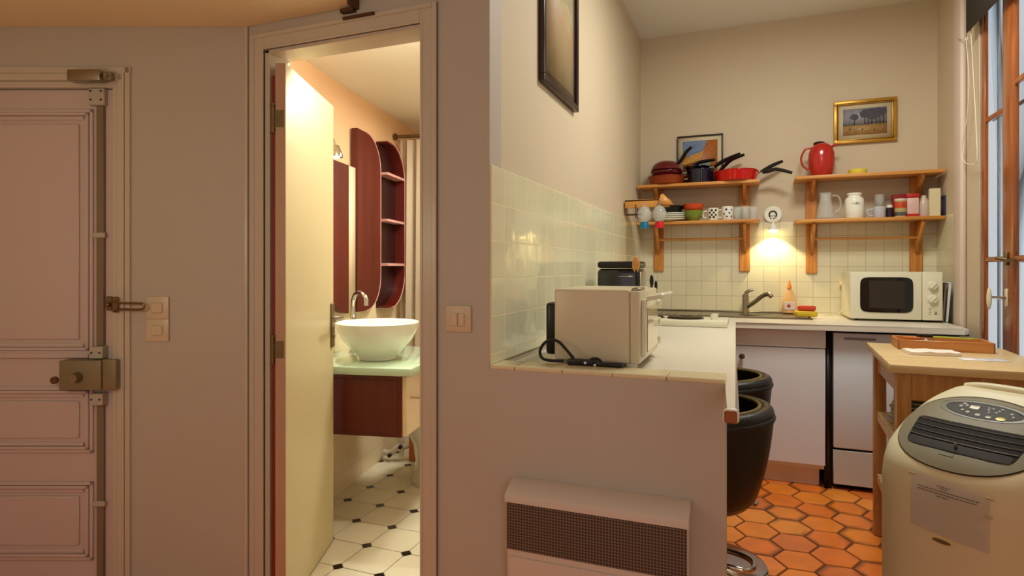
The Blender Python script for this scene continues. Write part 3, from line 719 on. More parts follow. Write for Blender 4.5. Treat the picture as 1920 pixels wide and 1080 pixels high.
b = new(); box(b, wx0+.045, wx1-.04, -.0055, -.004, wz0+.025, wz1-.02, .002, 1); obj('window_mesh', b, mat('mesh_brown', (50, 40, 32), .35), dm)
b = new(); box(b, hw-.096, hw, .0, .021, .012, MH, .005, 2); cp = obj('control_panel', b, WHTE, mw)
for z in (.205, .13):
    b = new(); lathe(b, [(.027, 0), (.027, .003), (.022, .004), (.021, .016), (.019, .018), (0, .018)], seg=30, M=Matrix.Translation((hw-.048, 0, z)) @ Matrix.Rotation(PI/2, 4, 'X')); box(b, -.004, .004, -.024, -.016, -.02, .02, .001, 1, M=Matrix.Translation((hw-.048, 0, z)) @ Matrix.Rotation(.7, 4, 'Y')); obj('dial', b, WHTE, cp)
b = new()
for k in range(9): 
    a = -2.2+k*.55
    for z in (.205, .13): box(b, hw-.048+.031*math.sin(a)-.001, hw-.048+.031*math.sin(a)+.001, -.0008, .0, z+.031*math.cos(a)-.001, z+.031*math.cos(a)+.001)
for k in range(4): box(b, hw-.066, hw-.055, -.0008, 0, .045+k*.011, .048+k*.011); 
box(b, hw-.04, hw-.028, -.0008, 0, .045, .062)
obj('panel_print', b, mat('print_grey', (150, 140, 120), .5), cp)
for x in (-hw+.04, hw-.04):
    for y in (.04, .3): b = new(); cyl(b, (x, y, 0), (x, y, .013), .012); obj('foot', b, BLK, mw)
# boards leaning right of the microwave
for k, (m_, l_, nm) in enumerate(((STEEL, 'thin grey baking tray leaning between the microwave and the tiled wall', 'baking_tray'), (WHTC, 'white tray leaning against the tiled wall right of the microwave', 'serving_tray'))):
    b = new(); box(b, -.003, .003, -.14, .14, 0, .22, .002, 1); box(b, -.006, .006, -.142, .142, .214, .222, .002, 1); box(b, -.006, .006, -.142, -.136, 0, .22, .002, 1)
    o1 = obj(nm, b, m_); o1.location = (MX1+.018+k*.022, 4.14, ZC+.002); o1.rotation_euler = (0, -.07+.0*k, 0); o1.rotation_euler = (0, .08, 0) if k == 9 else (0, .07, 0)
    o1.location.x = MX1+.012+k*.02
    tag(o1, l_, 'tray')

# ============================================================ SHELVES
def shelf_unit(name, label, x0, x1, bxs, zl, zu, loc0, side):
    t = thing(name, label, 'shelf', (x0, YB-.0085, zl-.32))
    Z = zl-.32; D = .2
    b = new(); box(b, 0, x1-x0, -D, -.0, zl-Z, zl-Z+.02, .003, 2); obj('lower_shelf', b, PINE, t)
    b = new(); box(b, -.0, x1-x0, -D, -.0, zu-Z, zu-Z+.02, .003, 2); obj('upper_shelf', b, PINE, t)
    for bx0 in bxs:
        u = bx0-x0
        b = new(); box(b, u-.034, u+.034, -.016, 0, 0, zu-Z, .003, 1); 
        obj('upright', b, PINEZ, t)
        b = new()
        prism(b, [(-.016, zl-Z-.19), (-.016, zl-Z), (-D+.02, zl-Z), (-D+.02, zl-Z-.02), (-.035, zl-Z-.19)], u-.009, u+.009, 'YZ')
        obj('bracket', b, PINEZ, t); b = new()
        prism(b, [(-.016, zu-Z-.12), (-.016, zu-Z), (-D+.03, zu-Z), (-D+.03, zu-Z-.018), (-.03, zu-Z-.12)], u-.009, u+.009, 'YZ')
        obj('bracket', b, PINEZ, t)
    b = new(); cyl(b, (bxs[0]-x0, -.075, zl-Z-.1), (bxs[1]-x0, -.075, zl-Z-.1), .0075); obj('rail', b, PINE, t)
    return t
YS = YB-.2085
ZL1 = onY(1340, 418, YS).z; ZU1 = onY(1330, 346, YS).z
shelf_unit('wall_shelf', 'two-tier pine wall shelf on the left, loaded with pans and cups', XL+.012, onY(1425, 340, YS).x, (onY(1236, 450, YB).x, onY(1396, 450, YB).x), ZL1, ZU1, 0, 0)
ZL2 = onY(1640, 413, YS).z-.002; ZU2 = onY(1640, 329, YS).z
shelf_unit('wall_shelf', 'two-tier pine wall shelf on the right, holding a red jug and jars', onY(1492, 340, YS).x, XR-.012, (onY(1521, 450, YB).x, onY(1716, 450, YB).x), ZL2, ZU2, 0, 0)
ZL1 += .0205; ZU1 += .0205; ZL2 += .0205; ZU2 += .0205
def sx(px, Y=YB-.12): return onY(px, 400, Y).x
YM = YB-.12

# pans on the left upper shelf
def pan(name, label, x, y, z, r, h, m, hang, tilt=0, hl=.16, hup=.05, rest=0, flip=False, bend=.02, lab2=None):
    t = thing(name, label, 'pan', (x, y, z), hang)
    if tilt: t.rotation_euler = (0, -tilt, hang)
    b = new(); pr = [(0, 0), (r*.82, 0), (r*.88, .005), (r, h), (r+.003, h+.001), (r+.003, h+.004), (r-.003, h+.003), (r*.84, .008), (0, .006)]
    lathe(b, pr, seg=40); obj('pan_body', b, m, t)
    b = new(); cyl(b, (r-.004, 0, h*.7), (r+.03, 0, h*.8), .008, .008, 10); obj('ferrule', b, CHROME, t)
    b = new(); tube(b, [(r+.025, 0, h*.8), (r+.06, 0, h*.85+hup*.5), (r+.11, 0, h+hup), (r+hl, 0, h+hup+bend)], lambda q: .012+.005*math.sin(q*PI), 10, smooth=5, flat=.75); obj('handle', b, BLK, t)
    return t
zs = ZU1
pan('frying_pan', 'copper-brown frying pan, lowest of the nested stack at the left shelf end', sx(1250), YM, zs, .125, .052, COPPER, .1, hl=.14, hup=-.0, bend=0)
pan('frying_pan', 'maroon pan in the middle of the nested stack at the left shelf end', sx(1250), YM, zs+.054, .108, .036, MAROON, .15, hl=.21, hup=.06, bend=.015)
# lid-like upturned maroon pan
t = thing('frying_pan', 'tilted maroon pan with a steep black handle, topmost of the nested stack', 'pan', (sx(1249), YM, zs+.101), .1)
b = new(); lathe(b, [(.1, 0), (.103, .004), (.09, .036), (.062, .058), (.03, .066), (0, .068), (0, .062), (.058, .053), (.086, .032), (.097, .0)], seg=36); obj('pan_body', b, MAROON, t)
b = new(); tube(b, [(.075, 0, .045), (.1, 0, .07), (.135, 0, .125), (.17, 0, .155)], lambda q: .012+.005*math.sin(q*PI), 10, smooth=5, flat=.75); obj('handle', b, BLK, t)
pan('saucepan', 'dark navy saucepan between the maroon stack and the red frying pans', sx(1313), YM, zs, .09, .088, NAVY, .1, hl=.19, hup=.065, bend=.03)
pan('saucepan', 'smaller dark saucepan nested on the navy saucepan, handle raised', sx(1308), YM-.01, zs+.09, .082, .018, NAVY, -.05, hl=.19, hup=.045, bend=.03)
pan('frying_pan', 'large red frying pan at the right end of the left upper shelf', sx(1380), YM, zs, .14, .062, RED, -.18, hl=.2, hup=.0, bend=-.03)
pan('frying_pan', 'red pan nested inside the large red frying pan with a thin raised handle', sx(1382), YM, zs+.012, .12, .058, RED, .12, hl=.16, hup=.035, bend=.02)

# picture behind the pans
def painting(name, inv, cols, scl):
    m = bpy.data.materials.new(name); m.use_nodes = True; nt = m.node_tree; b_ = nt.nodes['Principled BSDF']
    tc = nt.nodes.new('ShaderNodeTexCoord'); n = nt.nodes.new('ShaderNodeTexNoise'); n.inputs['Scale'].default_value = scl; n.inputs['Detail'].default_value = 4
    sp = nt.nodes.new('ShaderNodeSeparateXYZ'); nt.links.new(tc.outputs['Generated'], sp.inputs[0]); nt.links.new(tc.outputs['Generated'], n.inputs['Vector'])
    ma = nt.nodes.new('ShaderNodeMath'); ma.operation = 'MULTIPLY_ADD'; ma.inputs[1].default_value = inv; nt.links.new(n.outputs['Fac'], ma.inputs[0]); nt.links.new(sp.outputs['Z'], ma.inputs[2])
    cr = nt.nodes.new('ShaderNodeValToRGB'); e = cr.color_ramp.elements
    e[0].position = cols[0][0]; e[0].color = s2l(cols[0][1]); e[1].position = cols[-1][0]; e[1].color = s2l(cols[-1][1])
    for p_, c_ in cols[1:-1]: k = e.new(p_); k.color = s2l(c_)
    nt.links.new(ma.outputs[0], cr.inputs[0]); nt.links.new(cr.outputs[0], b_.inputs['Base Color']); b_.inputs['Roughness'].default_value = .6
    return m
def picture(name, label, x0, x1, z0, z1, Y, fw, fm, mountw, art, tilt=0, mount=MATB, plane='XZ', inner=None):
    t = thing(name, label, 'picture', ((x0+x1)/2, Y, z0)); hx = (x1-x0)/2; hz = z1-z0
    if plane == 'YZ': t.location = (Y, (x0+x1)/2, z0); t.rotation_euler = (0, 0, PI/2)
    b = new()
    for a0, a1, c0, c1 in ((-hx, hx, 0, fw), (-hx, hx, hz-fw, hz), (-hx, -hx+fw, fw, hz-fw), (hx-fw, hx, fw, hz-fw)):
        box(b, a0, a1, -.022, 0, c0, c1, .004, 2)
        if inner: pass
    obj('picture_frame', b, fm, t)
    b = new(); box(b, -hx+fw, hx-fw, -.008, -.002, fw, hz-fw); obj('mount', b, mount, t)
    m2 = mountw
    b = new(); box(b, -hx+fw+m2, hx-fw-m2, -.0095, -.008, fw+m2, hz-fw-m2); obj('artwork', b, art, t)
    return t
YP = YB-.001
a0 = onY(1270, 330, YP-.01); a1 = onY(1356, 250, YP-.01)
AR1 = painting('coast_art', .35, [(.1, (120, 66, 34)), (.4, (196, 120, 44)), (.62, (206, 140, 56)), (.72, (110, 120, 110)), (.85, (206, 140, 60)), (.98, (110, 128, 160)), (1.2, (96, 116, 160))], 3)
picture('framed_picture', 'framed orange and blue landscape picture behind the pans on the left shelf', a0.x, a1.x, ZU1+.002, a1.z, YP, .009, DKFR, .028, AR1)
a0 = onY(1563, 273, YP-.01); a1 = onY(1682, 181, YP-.01)
AR2 = painting('field_art', .55, [(.2, (150, 120, 70)), (.5, (176, 142, 84)), (.58, (120, 110, 90)), (.66, (72, 66, 74)), (.85, (60, 58, 66)), (1.05, (150, 150, 160)), (1.3, (180, 176, 176))], 5)
pc = picture('framed_picture', 'gilt-framed country landscape picture above the right wall shelf', a0.x, a1.x, (a0.z+.004), a1.z, YP, .028, DGOLD, .026, AR2)
b = new(); hx = (a1.x-a0.x)/2; hz = a1.z-a0.z-.004; fw = .028
for p0, p1, c0, c1 in ((-hx+.02, hx-.02, .019, .023), (-hx+.02, hx-.02, hz-.023, hz-.019), (-hx+.019, -hx+.023, .02, hz-.02), (hx-.023, hx-.019, .02, hz-.02)): box(b, p0, p1, -.0235, -.02, c0, c1)
obj('frame_groove', b, mat('gilt_dark', (110, 68, 24), .4, .4), pc)
y0 = onX(1009, 153, XL).y; y1 = onX(1076, 210, XL).y
AR3 = painting('pale_art', .8, [(.3, (150, 140, 96)), (.6, (172, 150, 110)), (.8, (176, 140, 104)), (1.0, (160, 146, 112)), (1.3, (176, 160, 124))], 4)
pl_ = picture('framed_picture', 'tall dark-framed pale print hanging high on the kitchen left wall', y0, y1, 1.892, 2.60, XL+.002, .028, DKFR, .032, AR3, plane='YZ', mount=mat('brown_mount', (130, 106, 84), .5))
ch_ = None

def artpoly(t, y, rect, pts, col, nm='painted_shape', n=0):
    u0, u1, v0, v1 = rect; b = new()
    prism(b, [(u0+(u1-u0)*u, v0+(v1-v0)*v) for u, v in pts], y-.0004, y, 'XZ'); obj(nm, b, mat('art_%d_%d_%d' % col, col, .5, var=.35, scale=60), t)
def blob(cu, cv, ru, rv, n=14, j=.12):
    rr = random.Random(int(cu*1000+cv*77)); return [(cu+ru*math.cos(2*PI*k/n)*(1+rr.uniform(-j, j)), cv+rv*math.sin(2*PI*k/n)*(1+rr.uniform(-j, j))) for k in range(n)]
t1 = [o for o in bpy.data.objects if o.get('label', '').startswith('framed orange')][0]; t2 = pc
hx1 = (onY(1356, 250, YP-.01).x-onY(1270, 330, YP-.01).x)/2; hz1 = onY(1356, 250, YP-.01).z-ZU1-.002
r1 = (-hx1+.037, hx1-.037, .037, hz1-.037)
artpoly(t1, -.0096, r1, [(0, 0), (1, 0), (1, 1), (0, 1)], (176, 104, 48))
artpoly(t1, -.0101, r1, [(0, .62), (.45, .62), (.62, .8), (.7, 1), (0, 1)], (110, 128, 162))
artpoly(t1, -.0106, r1, [(0, .4), (.5, .5), (.62, .74), (.42, .68), (.2, .62), (0, .62)], (206, 146, 58))
artpoly(t1, -.0111, r1, [(.3, .22), (.55, .24), (.8, .38), (.84, .5), (.6, .5), (.4, .38)], (140, 150, 138))
artpoly(t1, -.0116, r1, [(.42, .28), (.62, .3), (.7, .38), (.5, .38)], (70, 92, 96))
artpoly(t1, -.0111, r1, [(0, 0), (1, 0), (1, .14), (.5, .2), (0, .16)], (134, 96, 66))
r2 = (-hx+.054, hx-.054, .054, hz-.054)
artpoly(t2, -.0096, r2, [(0, .38), (1, .42), (1, 1), (0, 1)], (150, 148, 158))
artpoly(t2, -.0096, r2, [(0, 0), (1, 0), (1, .42), (0, .38)], (172, 134, 82))
artpoly(t2, -.0101, r2, [(0, .36), (1, .38), (1, .46), (0, .44)], (108, 104, 104))
for k, (u, v, a_, c_) in enumerate(((.26, .68, .1, .12), (.52, .78, .14, .16), (.66, .86, .16, .13), (.8, .8, .15, .18), (.93, .84, .1, .15), (.7, .66, .12, .12))): artpoly(t2, -.0106-.0001*k, r2, blob(u, v, min(a_, .99-u), min(c_, .98-v)), (66, 62, 72))
for u in (.26, .5, .58, .66, .76, .84, .92): artpoly(t2, -.0104, r2, [(u-.012, .38), (u+.012, .38), (u+.008, .7), (u-.008, .7)], (60, 50, 54))
for u, v in ((.15, .22), (.45, .2), (.72, .16)): artpoly(t2, -.0103, r2, blob(u, v, .018, .05, 8), (104, 54, 34))
# ---- left lower shelf items
def mug(label, px, m, deco=None, hd=PI, group=None, zz=None, r=.036, h=.082):
    t = thing('mug', label, 'mug', (sx(px, YM-.03), YM-.03, zz or ZL1), 0)
    b = new(); lathe(b, [(0, 0), (r*.92, 0), (r, .004), (r, h), (r-.003, h), (r-.004, .008), (0, .006)], seg=32); obj('mug_body', b, m, t)
    b = new(); tube(b, [(r*math.cos(hd)*1.0, r*math.sin(hd), h*.78), ((r+.026)*math.cos(hd), (r+.026)*math.sin(hd), h*.72), ((r+.03)*math.cos(hd), (r+.03)*math.sin(hd), h*.45), ((r+.02)*math.cos(hd), (r+.02)*math.sin(hd), h*.24), (r*math.cos(hd), r*math.sin(hd), h*.2)], .005, 10, smooth=5); obj('mug_handle', b, m, t)
    if deco: 
        b = new()
        for a, z, rr, f in deco:
            cxx, cyy = (r+.0004)*math.cos(a), (r+.0004)*math.sin(a)
            ball(b, (cxx, cyy, z), rr, (1, 1, 1) if f == 0 else (1, 1, f), 12)
        # flatten decorations onto the wall of the mug
        for v_ in b.verts:
            d_ = math.hypot(v_.co.x, v_.co.y); k_ = (r+.0008)/max(d_, 1e-6); v_.co.x *= k_; v_.co.y *= k_
        return t, b
    return t, None
t, b = mug('white mug with a dark brown square pattern, beside the green bowl', 1337, CERAM, [(-2.1, .02, .008, 0), (-1.75, .035, .007, 0), (-1.4, .02, .008, 0), (-1.05, .035, .007, 0), (-2.1, .05, .007, 0), (-1.75, .066, .008, 0), (-1.4, .05, .007, 0), (-1.05, .066, .008, 0)])
obj('mug_decor', b, mat('mug_dark', (50, 34, 24), .3), t)
t, b = mug('white mug with blue dots and a left handle, next to the tumblers', 1364, CERAM, [(-1.75, .068, .0075, 0), (-1.2, .045, .006, 0), (-2.15, .04, .006, 0), (-1.65, .022, .0055, 0), (-.8, .066, .0055, 0), (-.8, .022, .0055, 0)], h=.09)
obj('mug_decor', b, mat('mug_blue', (40, 48, 130), .3), t)
def bowl(label, px, z, m, r=.062, h=.062):
    b = new(); lathe(b, [(0, 0), (r*.45, 0), (r*.5, .006), (r*.82, h*.4), (r, h), (r-.003, h), (r*.78, h*.42), (0, .01)], seg=36)
    o = obj('bowl', b, m); o.location = (sx(px), YM-.02, z); return tag(o, label, 'bowl')
bowl('olive green bowl on the left lower shelf with an orange bowl in it', 1301, ZL1, GREEN, r=.068, h=.07)
bowl('orange bowl stacked in the green bowl on the left lower shelf', 1301, ZL1+.052, ORANGE, r=.071, h=.062)
for k in range(4):
    b = new(); lathe(b, [(0, 0), (.055, 0), (.075, .007), (.1, .014), (.1, .017), (.07, .011), (0, .006)], seg=36)
    o = obj('plate', b, CERAM); o.location = (sx(1258, YM)+.002*k, YM-.02+.003*k, ZL1+.001+k*.013)
    tag(o, ['white plate, lowest of the stack left of the green bowl', 'white plate, second from below in the stack by the green bowl', 'white plate, third from below in the stack by the green bowl', 'white plate, topmost of the stack left of the green bowl'][k], 'plate', 'plates on the left lower shelf')
b = new(); lathe(b, [(0, 0), (.075, 0), (.09, .03), (.093, .045), (.09, .045), (.074, .004), (0, .004)], seg=32); t = thing('black_pan', 'black pan on the white plates below the copper pan', 'pan', (sx(1256), YM-.01, ZL1+.062)); obj('pan_body', b, BLK, t)
b = new(); tube(b, [(.088, 0, .03), (.12, -.01, .035), (.16, -.03, .02)], .009, 10, smooth=4); obj('handle', b, BLK, t)
gl = new(); lathe(gl, [(0, 0), (.026, 0), (.028, .004), (.033, .085), (.0315, .085), (.027, .008), (0, .007)], seg=28)
GT = mat('tumbler_glass', (226, 226, 218), .04, var=0, alpha=.26, coat=.8)
g0 = obj('glass_tumbler', gl, GT); g0.location = (sx(1384, YM-.03), YM-.03, ZL1); tag(g0, 'clear tumbler beside the blue-dotted mug on the left lower shelf', 'glass', 'tumblers on the left lower shelf')
for px, y, lb in ((1398, YM-.04, 'clear tumbler in the middle of the row before the shelf upright'), (1412, YM-.01, 'clear tumbler at the right end of the left lower shelf'), (1392, YM+.04, 'clear tumbler standing at the back of the left lower shelf')):
    g = g0.copy(); COL.objects.link(g); g.location = (sx(px, y), y, ZL1); g['label'] = lb

# ---- right shelves
# red thermos jug
pj = sx(1540, YM)
tj = thing('thermos_jug', 'glossy red thermos jug with a loop handle on the right upper shelf', 'jug', (pj, YM, ZU2))
b = new(); lathe(b, [(0, 0), (.055, 0), (.06, .006), (.073, .05), (.078, .1), (.074, .15), (.058, .19), (.036, .208), (0, .211)], seg=40, M=Matrix.Diagonal((1, .95, 1, 1))); obj('jug_body', b, REDP, tj)
b = new(); tube(b, [(-.05, 0, .185), (-.09, 0, .18), (-.115, 0, .13), (-.108, 0, .08), (-.078, 0, .05)], .0065, 10, smooth=6); obj('jug_handle', b, REDP, tj)
b = new(); tube(b, [(.045, 0, .175), (.07, 0, .192), (.10, 0, .20)], lambda q: .02-.014*q, 12, smooth=4, flat=.6); obj('spout', b, REDP, tj)
b = new(); ball(b, (-.012, 0, .211), .032, (1.1, .9, .45)); obj('lid', b, BLK, tj)
b = new(); lathe(b, [(0, 0), (.05, 0), (.052, .004), (.052, .03), (.049, .033), (0, .034)], seg=32)
o = obj('yellow_box', b, YEL); o.location = (sx(1608), YM, ZU2); tag(o, 'low round yellow plastic tub on the right upper shelf', 'tub')
# glass pitcher
tp_ = thing('glass_pitcher', 'clear conical glass pitcher with a handle on the right lower shelf', 'pitcher', (sx(1548), YM, ZL2))
b = new(); lathe(b, [(0, 0), (.054, 0), (.058, .006), (.05, .05), (.036, .12), (.032, .15), (.037, .168), (.034, .168), (.029, .15), (.033, .12), (.047, .05), (.053, .01), (0, .008)], seg=36); obj('pitcher_body', b, GT, tp_)
b = new(); tube(b, [(.034, 0, .15), (.07, 0, .145), (.085, 0, .1), (.075, 0, .06), (.05, 0, .045)], .006, 10, smooth=5); obj('pitcher_handle', b, GT, tp_)
# white jar with writing
tj = thing('storage_jar', 'white ceramic storage jar with a handwritten word, right lower shelf', 'jar', (sx(1602, YM-.02), YM-.02, ZL2))
b = new(); lathe(b, [(0, 0), (.05, 0), (.053, .004), (.053, .115), (.047, .127), (.038, .133), (.037, .143), (.042, .147), (.042, .155), (.038, .158), (0, .158)], seg=40); obj('jar_body', b, CERAM, tj)
def stroke(bm, pts, r=.0014): tube(bm, pts, r, 6, smooth=4)
b = new(); rj = .0535
for k, sh in enumerate(([(0, .6), (1, .6)], [(.5, 1), (.5, 0)], [(0, .9), (.2, .1), (.8, .2), (.9, .9)], [(0, 0), (0, .9), (.9, .8), (.8, .2), (.1, .1)], [(.4, 1), (.4, 0), (.9, .1)])):
    pts = []
    for u, w_ in sh:
        xx = -.026+k*.0105+u*.008; a_ = xx/rj; pts.append((rj*math.sin(a_), -rj*math.cos(a_), .083+w_*.014))
    stroke(b, pts)
obj('jar_writing', b, mat('jar_ink', (90, 96, 84), .6), tj)
# small things
def simple(name, label, cat, px, prof, m, y=YM, z=None, seg=28, M=None, cap=None):
    t = thing(name, label, cat, (sx(px, y), y, z or ZL2)); b = new(); lathe(b, prof, seg=seg, M=M); obj('body', b, m, t)
    if cap: b = new(); lathe(b, cap[0], seg=seg); obj('lid', b, cap[1], t)
    return t
t = simple('glass_cup', 'stemmed glass standing behind the small white cup on the right shelf', 'glass', 1649, [(0, 0), (.03, 0), (.03, .003), (.004, .008), (.004, .06), (.022, .08), (.03, .11), (.027, .15), (.025, .15), (.027, .11), (.02, .083), (0, .07)], GT, y=YM+.05)
t, b_ = mug('small pale cup with a brown handle on the right lower shelf', 1650, mat('pale_cup', (196, 200, 210), .3), hd=PI, zz=ZL2, r=.034, h=.07)
t.location.y = YM-.01
simple('spice_jar', 'small dark purple jar with a white lid on the right lower shelf', 'jar', 1668, [(0, 0), (.02, 0), (.021, .055), (.015, .062), (0, .062)], mat('purple_jar', (50, 30, 46), .2), y=YM, cap=([(0, .062), (.016, .062), (.016, .078), (0, .078)], CERAM))
tt = thing('food_tin', 'orange and green printed food tin on the right lower shelf', 'tin', (sx(1687), YM-.02, ZL2))
b = new(); lathe(b, [(0, 0), (.031, 0), (.031, .1), (0, .1)], seg=30); obj('tin_body', b, mat('tin_cream', (196, 176, 120), .35, var=.3, scale=30), tt)
b = new(); lathe(b, [(.0313, .055), (.0316, .056), (.0316, .092), (.0313, .093)], seg=30); obj('tin_label', b, mat('tin_orange', (206, 76, 40), .4, var=.25, scale=30), tt)
b = new(); lathe(b, [(.0313, .008), (.0316, .009), (.0316, .03), (.0313, .031)], seg=30); obj('tin_label', b, mat('tin_olive', (90, 92, 84), .4, var=.5, scale=40), tt)
b = new(); lathe(b, [(0, .1), (.032, .1), (.032, .112), (0, .113)], seg=30); obj('lid', b, mat('tin_lid', (226, 206, 190), .35), tt)
tt = thing('food_box', 'red-lidded pink and white plastic tub on the right lower shelf', 'box', (sx(1709), YM-.015, ZL2))
b = new(); box(b, -.03, .03, -.025, .025, .0, .115, .005, 2); obj('box_body', b, mat('pinkish_box', (224, 186, 176), .4, var=.1, scale=20), tt)
b = new(); box(b, -.0315, .0315, -.0265, .0265, 0, .02, .003, 1); obj('box_base', b, mat('box_red', (190, 36, 30), .4), tt)
b = new(); box(b, -.032, .032, -.027, .027, .115, .14, .004, 2); obj('lid', b, MATS['box_red'], tt)
b = new(); box(b, -.05, .05, -.02, .02, 0, .145, .003, 1)
o = obj('red_packet', b, mat('packet_red', (150, 36, 34), .4, var=.2, scale=30)); o.location = (sx(1690, YM+.05), YM+.05, ZL2); tag(o, 'dark red packet standing behind the printed tin', 'packet')
simple('milk_bottle', 'squat frosted white bottle between the red-lidded tub and the carton', 'bottle', 1732, [(0, 0), (.028, 0), (.031, .006), (.031, .07), (.024, .1), (.014, .118), (.014, .128), (0, .128)], mat('frosted', (206, 186, 172), .3))
b = new(); box(b, -.028, .028, -.022, .022, 0, .165, .002, 1)
o = obj('carton', b, mat('carton_cream', (222, 208, 168), .5, var=.08, scale=12)); o.location = (sx(1752, YM-.02), YM-.02, ZL2); o.rotation_euler = (0, 0, -.1); tag(o, 'tall cream cardboard carton near the right end of the lower shelf', 'carton')
t = thing('packet_bag', 'crumpled dark blue packet at the far right end of the lower shelf', 'packet', (sx(1772, YM-.02), YM-.02, ZL2))
b = new()
for k in range(9):
    pass
prism(b, [(-.012, 0), (.022, 0), (.016, .05), (.004, .115), (-.012, .12)], -.03, .03, 'XZ'); bmesh.ops.subdivide_edges(b, edges=b.edges, cuts=4, use_grid_fill=True)
for v_ in b.verts:
    n_ = noise.noise_vector(v_.co*40)*.004; n_.z = 0 if v_.co.z < .002 else n_.z; v_.co += n_
obj('bag', b, mat('blue_foil', (56, 66, 100), .3, .3, var=.4, scale=40), t)

# ---- wall lamp
pl = onY(1449, 403, YP)
wl = thing('wall_lamp', 'round white wall lamp disc with a dark drawn motif, lit, between the shelves', 'lamp', (pl.x, YB-.001, pl.z-.06))
b = new(); lathe(b, [(0, 0), (.058, 0), (.058, .01), (.05, .018), (0, .02)], seg=40, M=Matrix.Translation((0, 0, .06)) @ Matrix.Rotation(PI/2, 4, 'X')); obj('lamp_disc', b, CERAM, wl)
b = new(); tube(b, [(-.018, -.0215, .045), (-.022, -.0215, .066), (-.012, -.0215, .08), (.002, -.0215, .083), (.014, -.0215, .078), (.022, -.0215, .062), (.018, -.0215, .046)], .005, 8, smooth=4)
for x, z in ((-.006, .052), (.008, .052), (-.012, .036), (.004, .034), (.013, .038)): ball(b, (x, -.021, z), .004, (1, .3, 1), 8)
obj('disc_motif', b, mat('motif', (60, 60, 52), .6), wl)
b = new(); tube(b, [(0, -.015, .02), (0, -.05, .01), (0, -.06, -.005)], .006, smooth=4); lathe(b, [(.03, -.045), (.032, -.045), (.018, -.01), (.012, 0), (0, 0), (0, -.003), (.016, -.012)], c=(0, -.06, 0), seg=24); obj('lamp_holder', b, CERAM, wl)
b = new(); ball(b, (0, -.06, -.04), .024); obj('bulb', b, mat('bulb_on', (255, 246, 200), .3, emit=(255, 236, 150), es=22, var=0), wl)
l = bpy.data.lights.new('wall_lamp_light', 'SPOT'); l.energy = 9; l.color = (1, .86, .45); l.spot_size = R(115); l.spot_blend = .25; l.shadow_soft_size = .02
o = bpy.data.objects.new('wall_lamp_light', l); COL.objects.link(o); o.location = (pl.x, YB-.065, pl.z-.13)
o.rotation_euler = Vector((0, .12, -1)).to_track_quat('-Z', 'Y').to_euler()

# ---- wine-glass rack on the left wall
rz = onX(1168, 384, XL).z; ry = onX(1168, 384, XL).y+.02
rk = thing('glass_rack', 'small wooden rack with wire rails on the left wall holding stemmed glasses', 'rack', (XL+.007, ry, rz-.04))
b = new(); box(b, 0, .27, 0, .02, .02, .07, .002, 1); box(b, 0, .27, .0, .12, .06, .07, .001, 1); obj('rack_board', b, PINE, rk)
b = new(); prism(b, [(.2, .03), (.3, .03), (.235, .1), (.22, .095)], -.012, -.0005, 'XZ'); obj('end_bracket', b, PINE, rk)
b = new()
for yy in (-.01, .05):
    tube(b, [(.0, yy, .05), (.0, yy, -.02), (.11, yy, -.02)], .003, 6); tube(b, [(.07, yy, .04), (.07, yy, -.04), (.1, yy, -.05)], .003, 6)
obj('wire_rail', b, mat('dark_wire', (70, 50, 34), .4, .6), rk)
def cocktail(x, y, label, m2):
    t = thing('stemmed_glass', label, 'glass', (XL+.007+x, ry+y, rz-.13), 0, 'glasses hanging from the rack')
    b = new(); lathe(b, [(.004, .128), (.006, .120), (.030, .105), (.044, .075), (.040, .045), (.024, .020), (.022, .019), (.038, .045), (.042, .075), (.028, .104), (.003, .117)], seg=28); lathe(b, [(0, .131), (.02, .131), (.02, .1285), (.004, .127), (0, .127)], seg=28); obj('glass_bowl', b, GT, t)
    b = new(); lathe(b, [(.023, .019), (.030, -.02), (.027, -.02), (.0, -.014), (0, .014), (.0225, .018)], seg=28); obj('coloured_base', b, m2, t)
    return t
BLU = mat('blue_glass', (10, 110, 150), .1, var=.05); REG = mat('red_glass', (200, 30, 40), .1, var=.05)
cocktail(.125, -.025, 'clear stemmed glass with a turquoise-blue base hanging from the rack', BLU)
cocktail(.215, -.025, 'clear stemmed glass with a red base hanging at the rack end', REG)

# ============================================================ ON THE BAR
# toaster oven facing +X
OXf, OXb, OY0, OY1 = -.292, -.556, 1.775, 2.13
ov = thing('toaster_oven', 'cream countertop oven on the bar behind the half wall, facing the stools', 'oven', (OXf, OY0, ZC+.0005))
W_ = OXb-OXf; L_ = OY1-OY0; HH = .238
b = new(); box(b, W_, -.03, 0, L_, .018, HH, .008, 3); obj('oven_body', b, OVENW, ov)
b = new(); box(b, -.03, -.0, 0, L_, .018, HH-.004, .006, 2); obj('front_frame', b, OVENW, ov)
b = new(); box(b, 0, .014, .02, L_-.085, .035, HH-.03, .004, 2); dd = obj('oven_door', b, WHTE, ov)
b = new(); box(b, .014, .017, .04, L_-.105, .05, HH-.055, .002, 1); obj('door_glass', b, mat('oven_glass', (196, 186, 140), .08, var=.1, coat=.6), dd)
b = new(); tube(b, [(.014, .04, HH-.028), (.055, .045, HH-.02), (.06, .06, HH-.018), (.06, L_-.12, HH-.018), (.055, L_-.1, HH-.02), (.014, L_-.1, HH-.028)], .008, 10); obj('door_handle', b, WHTE, dd)
for z in (.06, .12, .18):
    b = new(); lathe(b, [(0, 0), (.017, 0), (.015, .018), (0, .02)], seg=24, M=Matrix.Translation((0, L_-.04, z)) @ Matrix.Rotation(PI/2, 4, 'Y')); obj('knob', b, WHTE, ov)
b = new(); box(b, W_-.035, W_, .02, L_-.02, .03, HH-.045, .01, 2); obj('rear_shade', b, BLK, ov)  # black block stands in for the shade between oven and wall
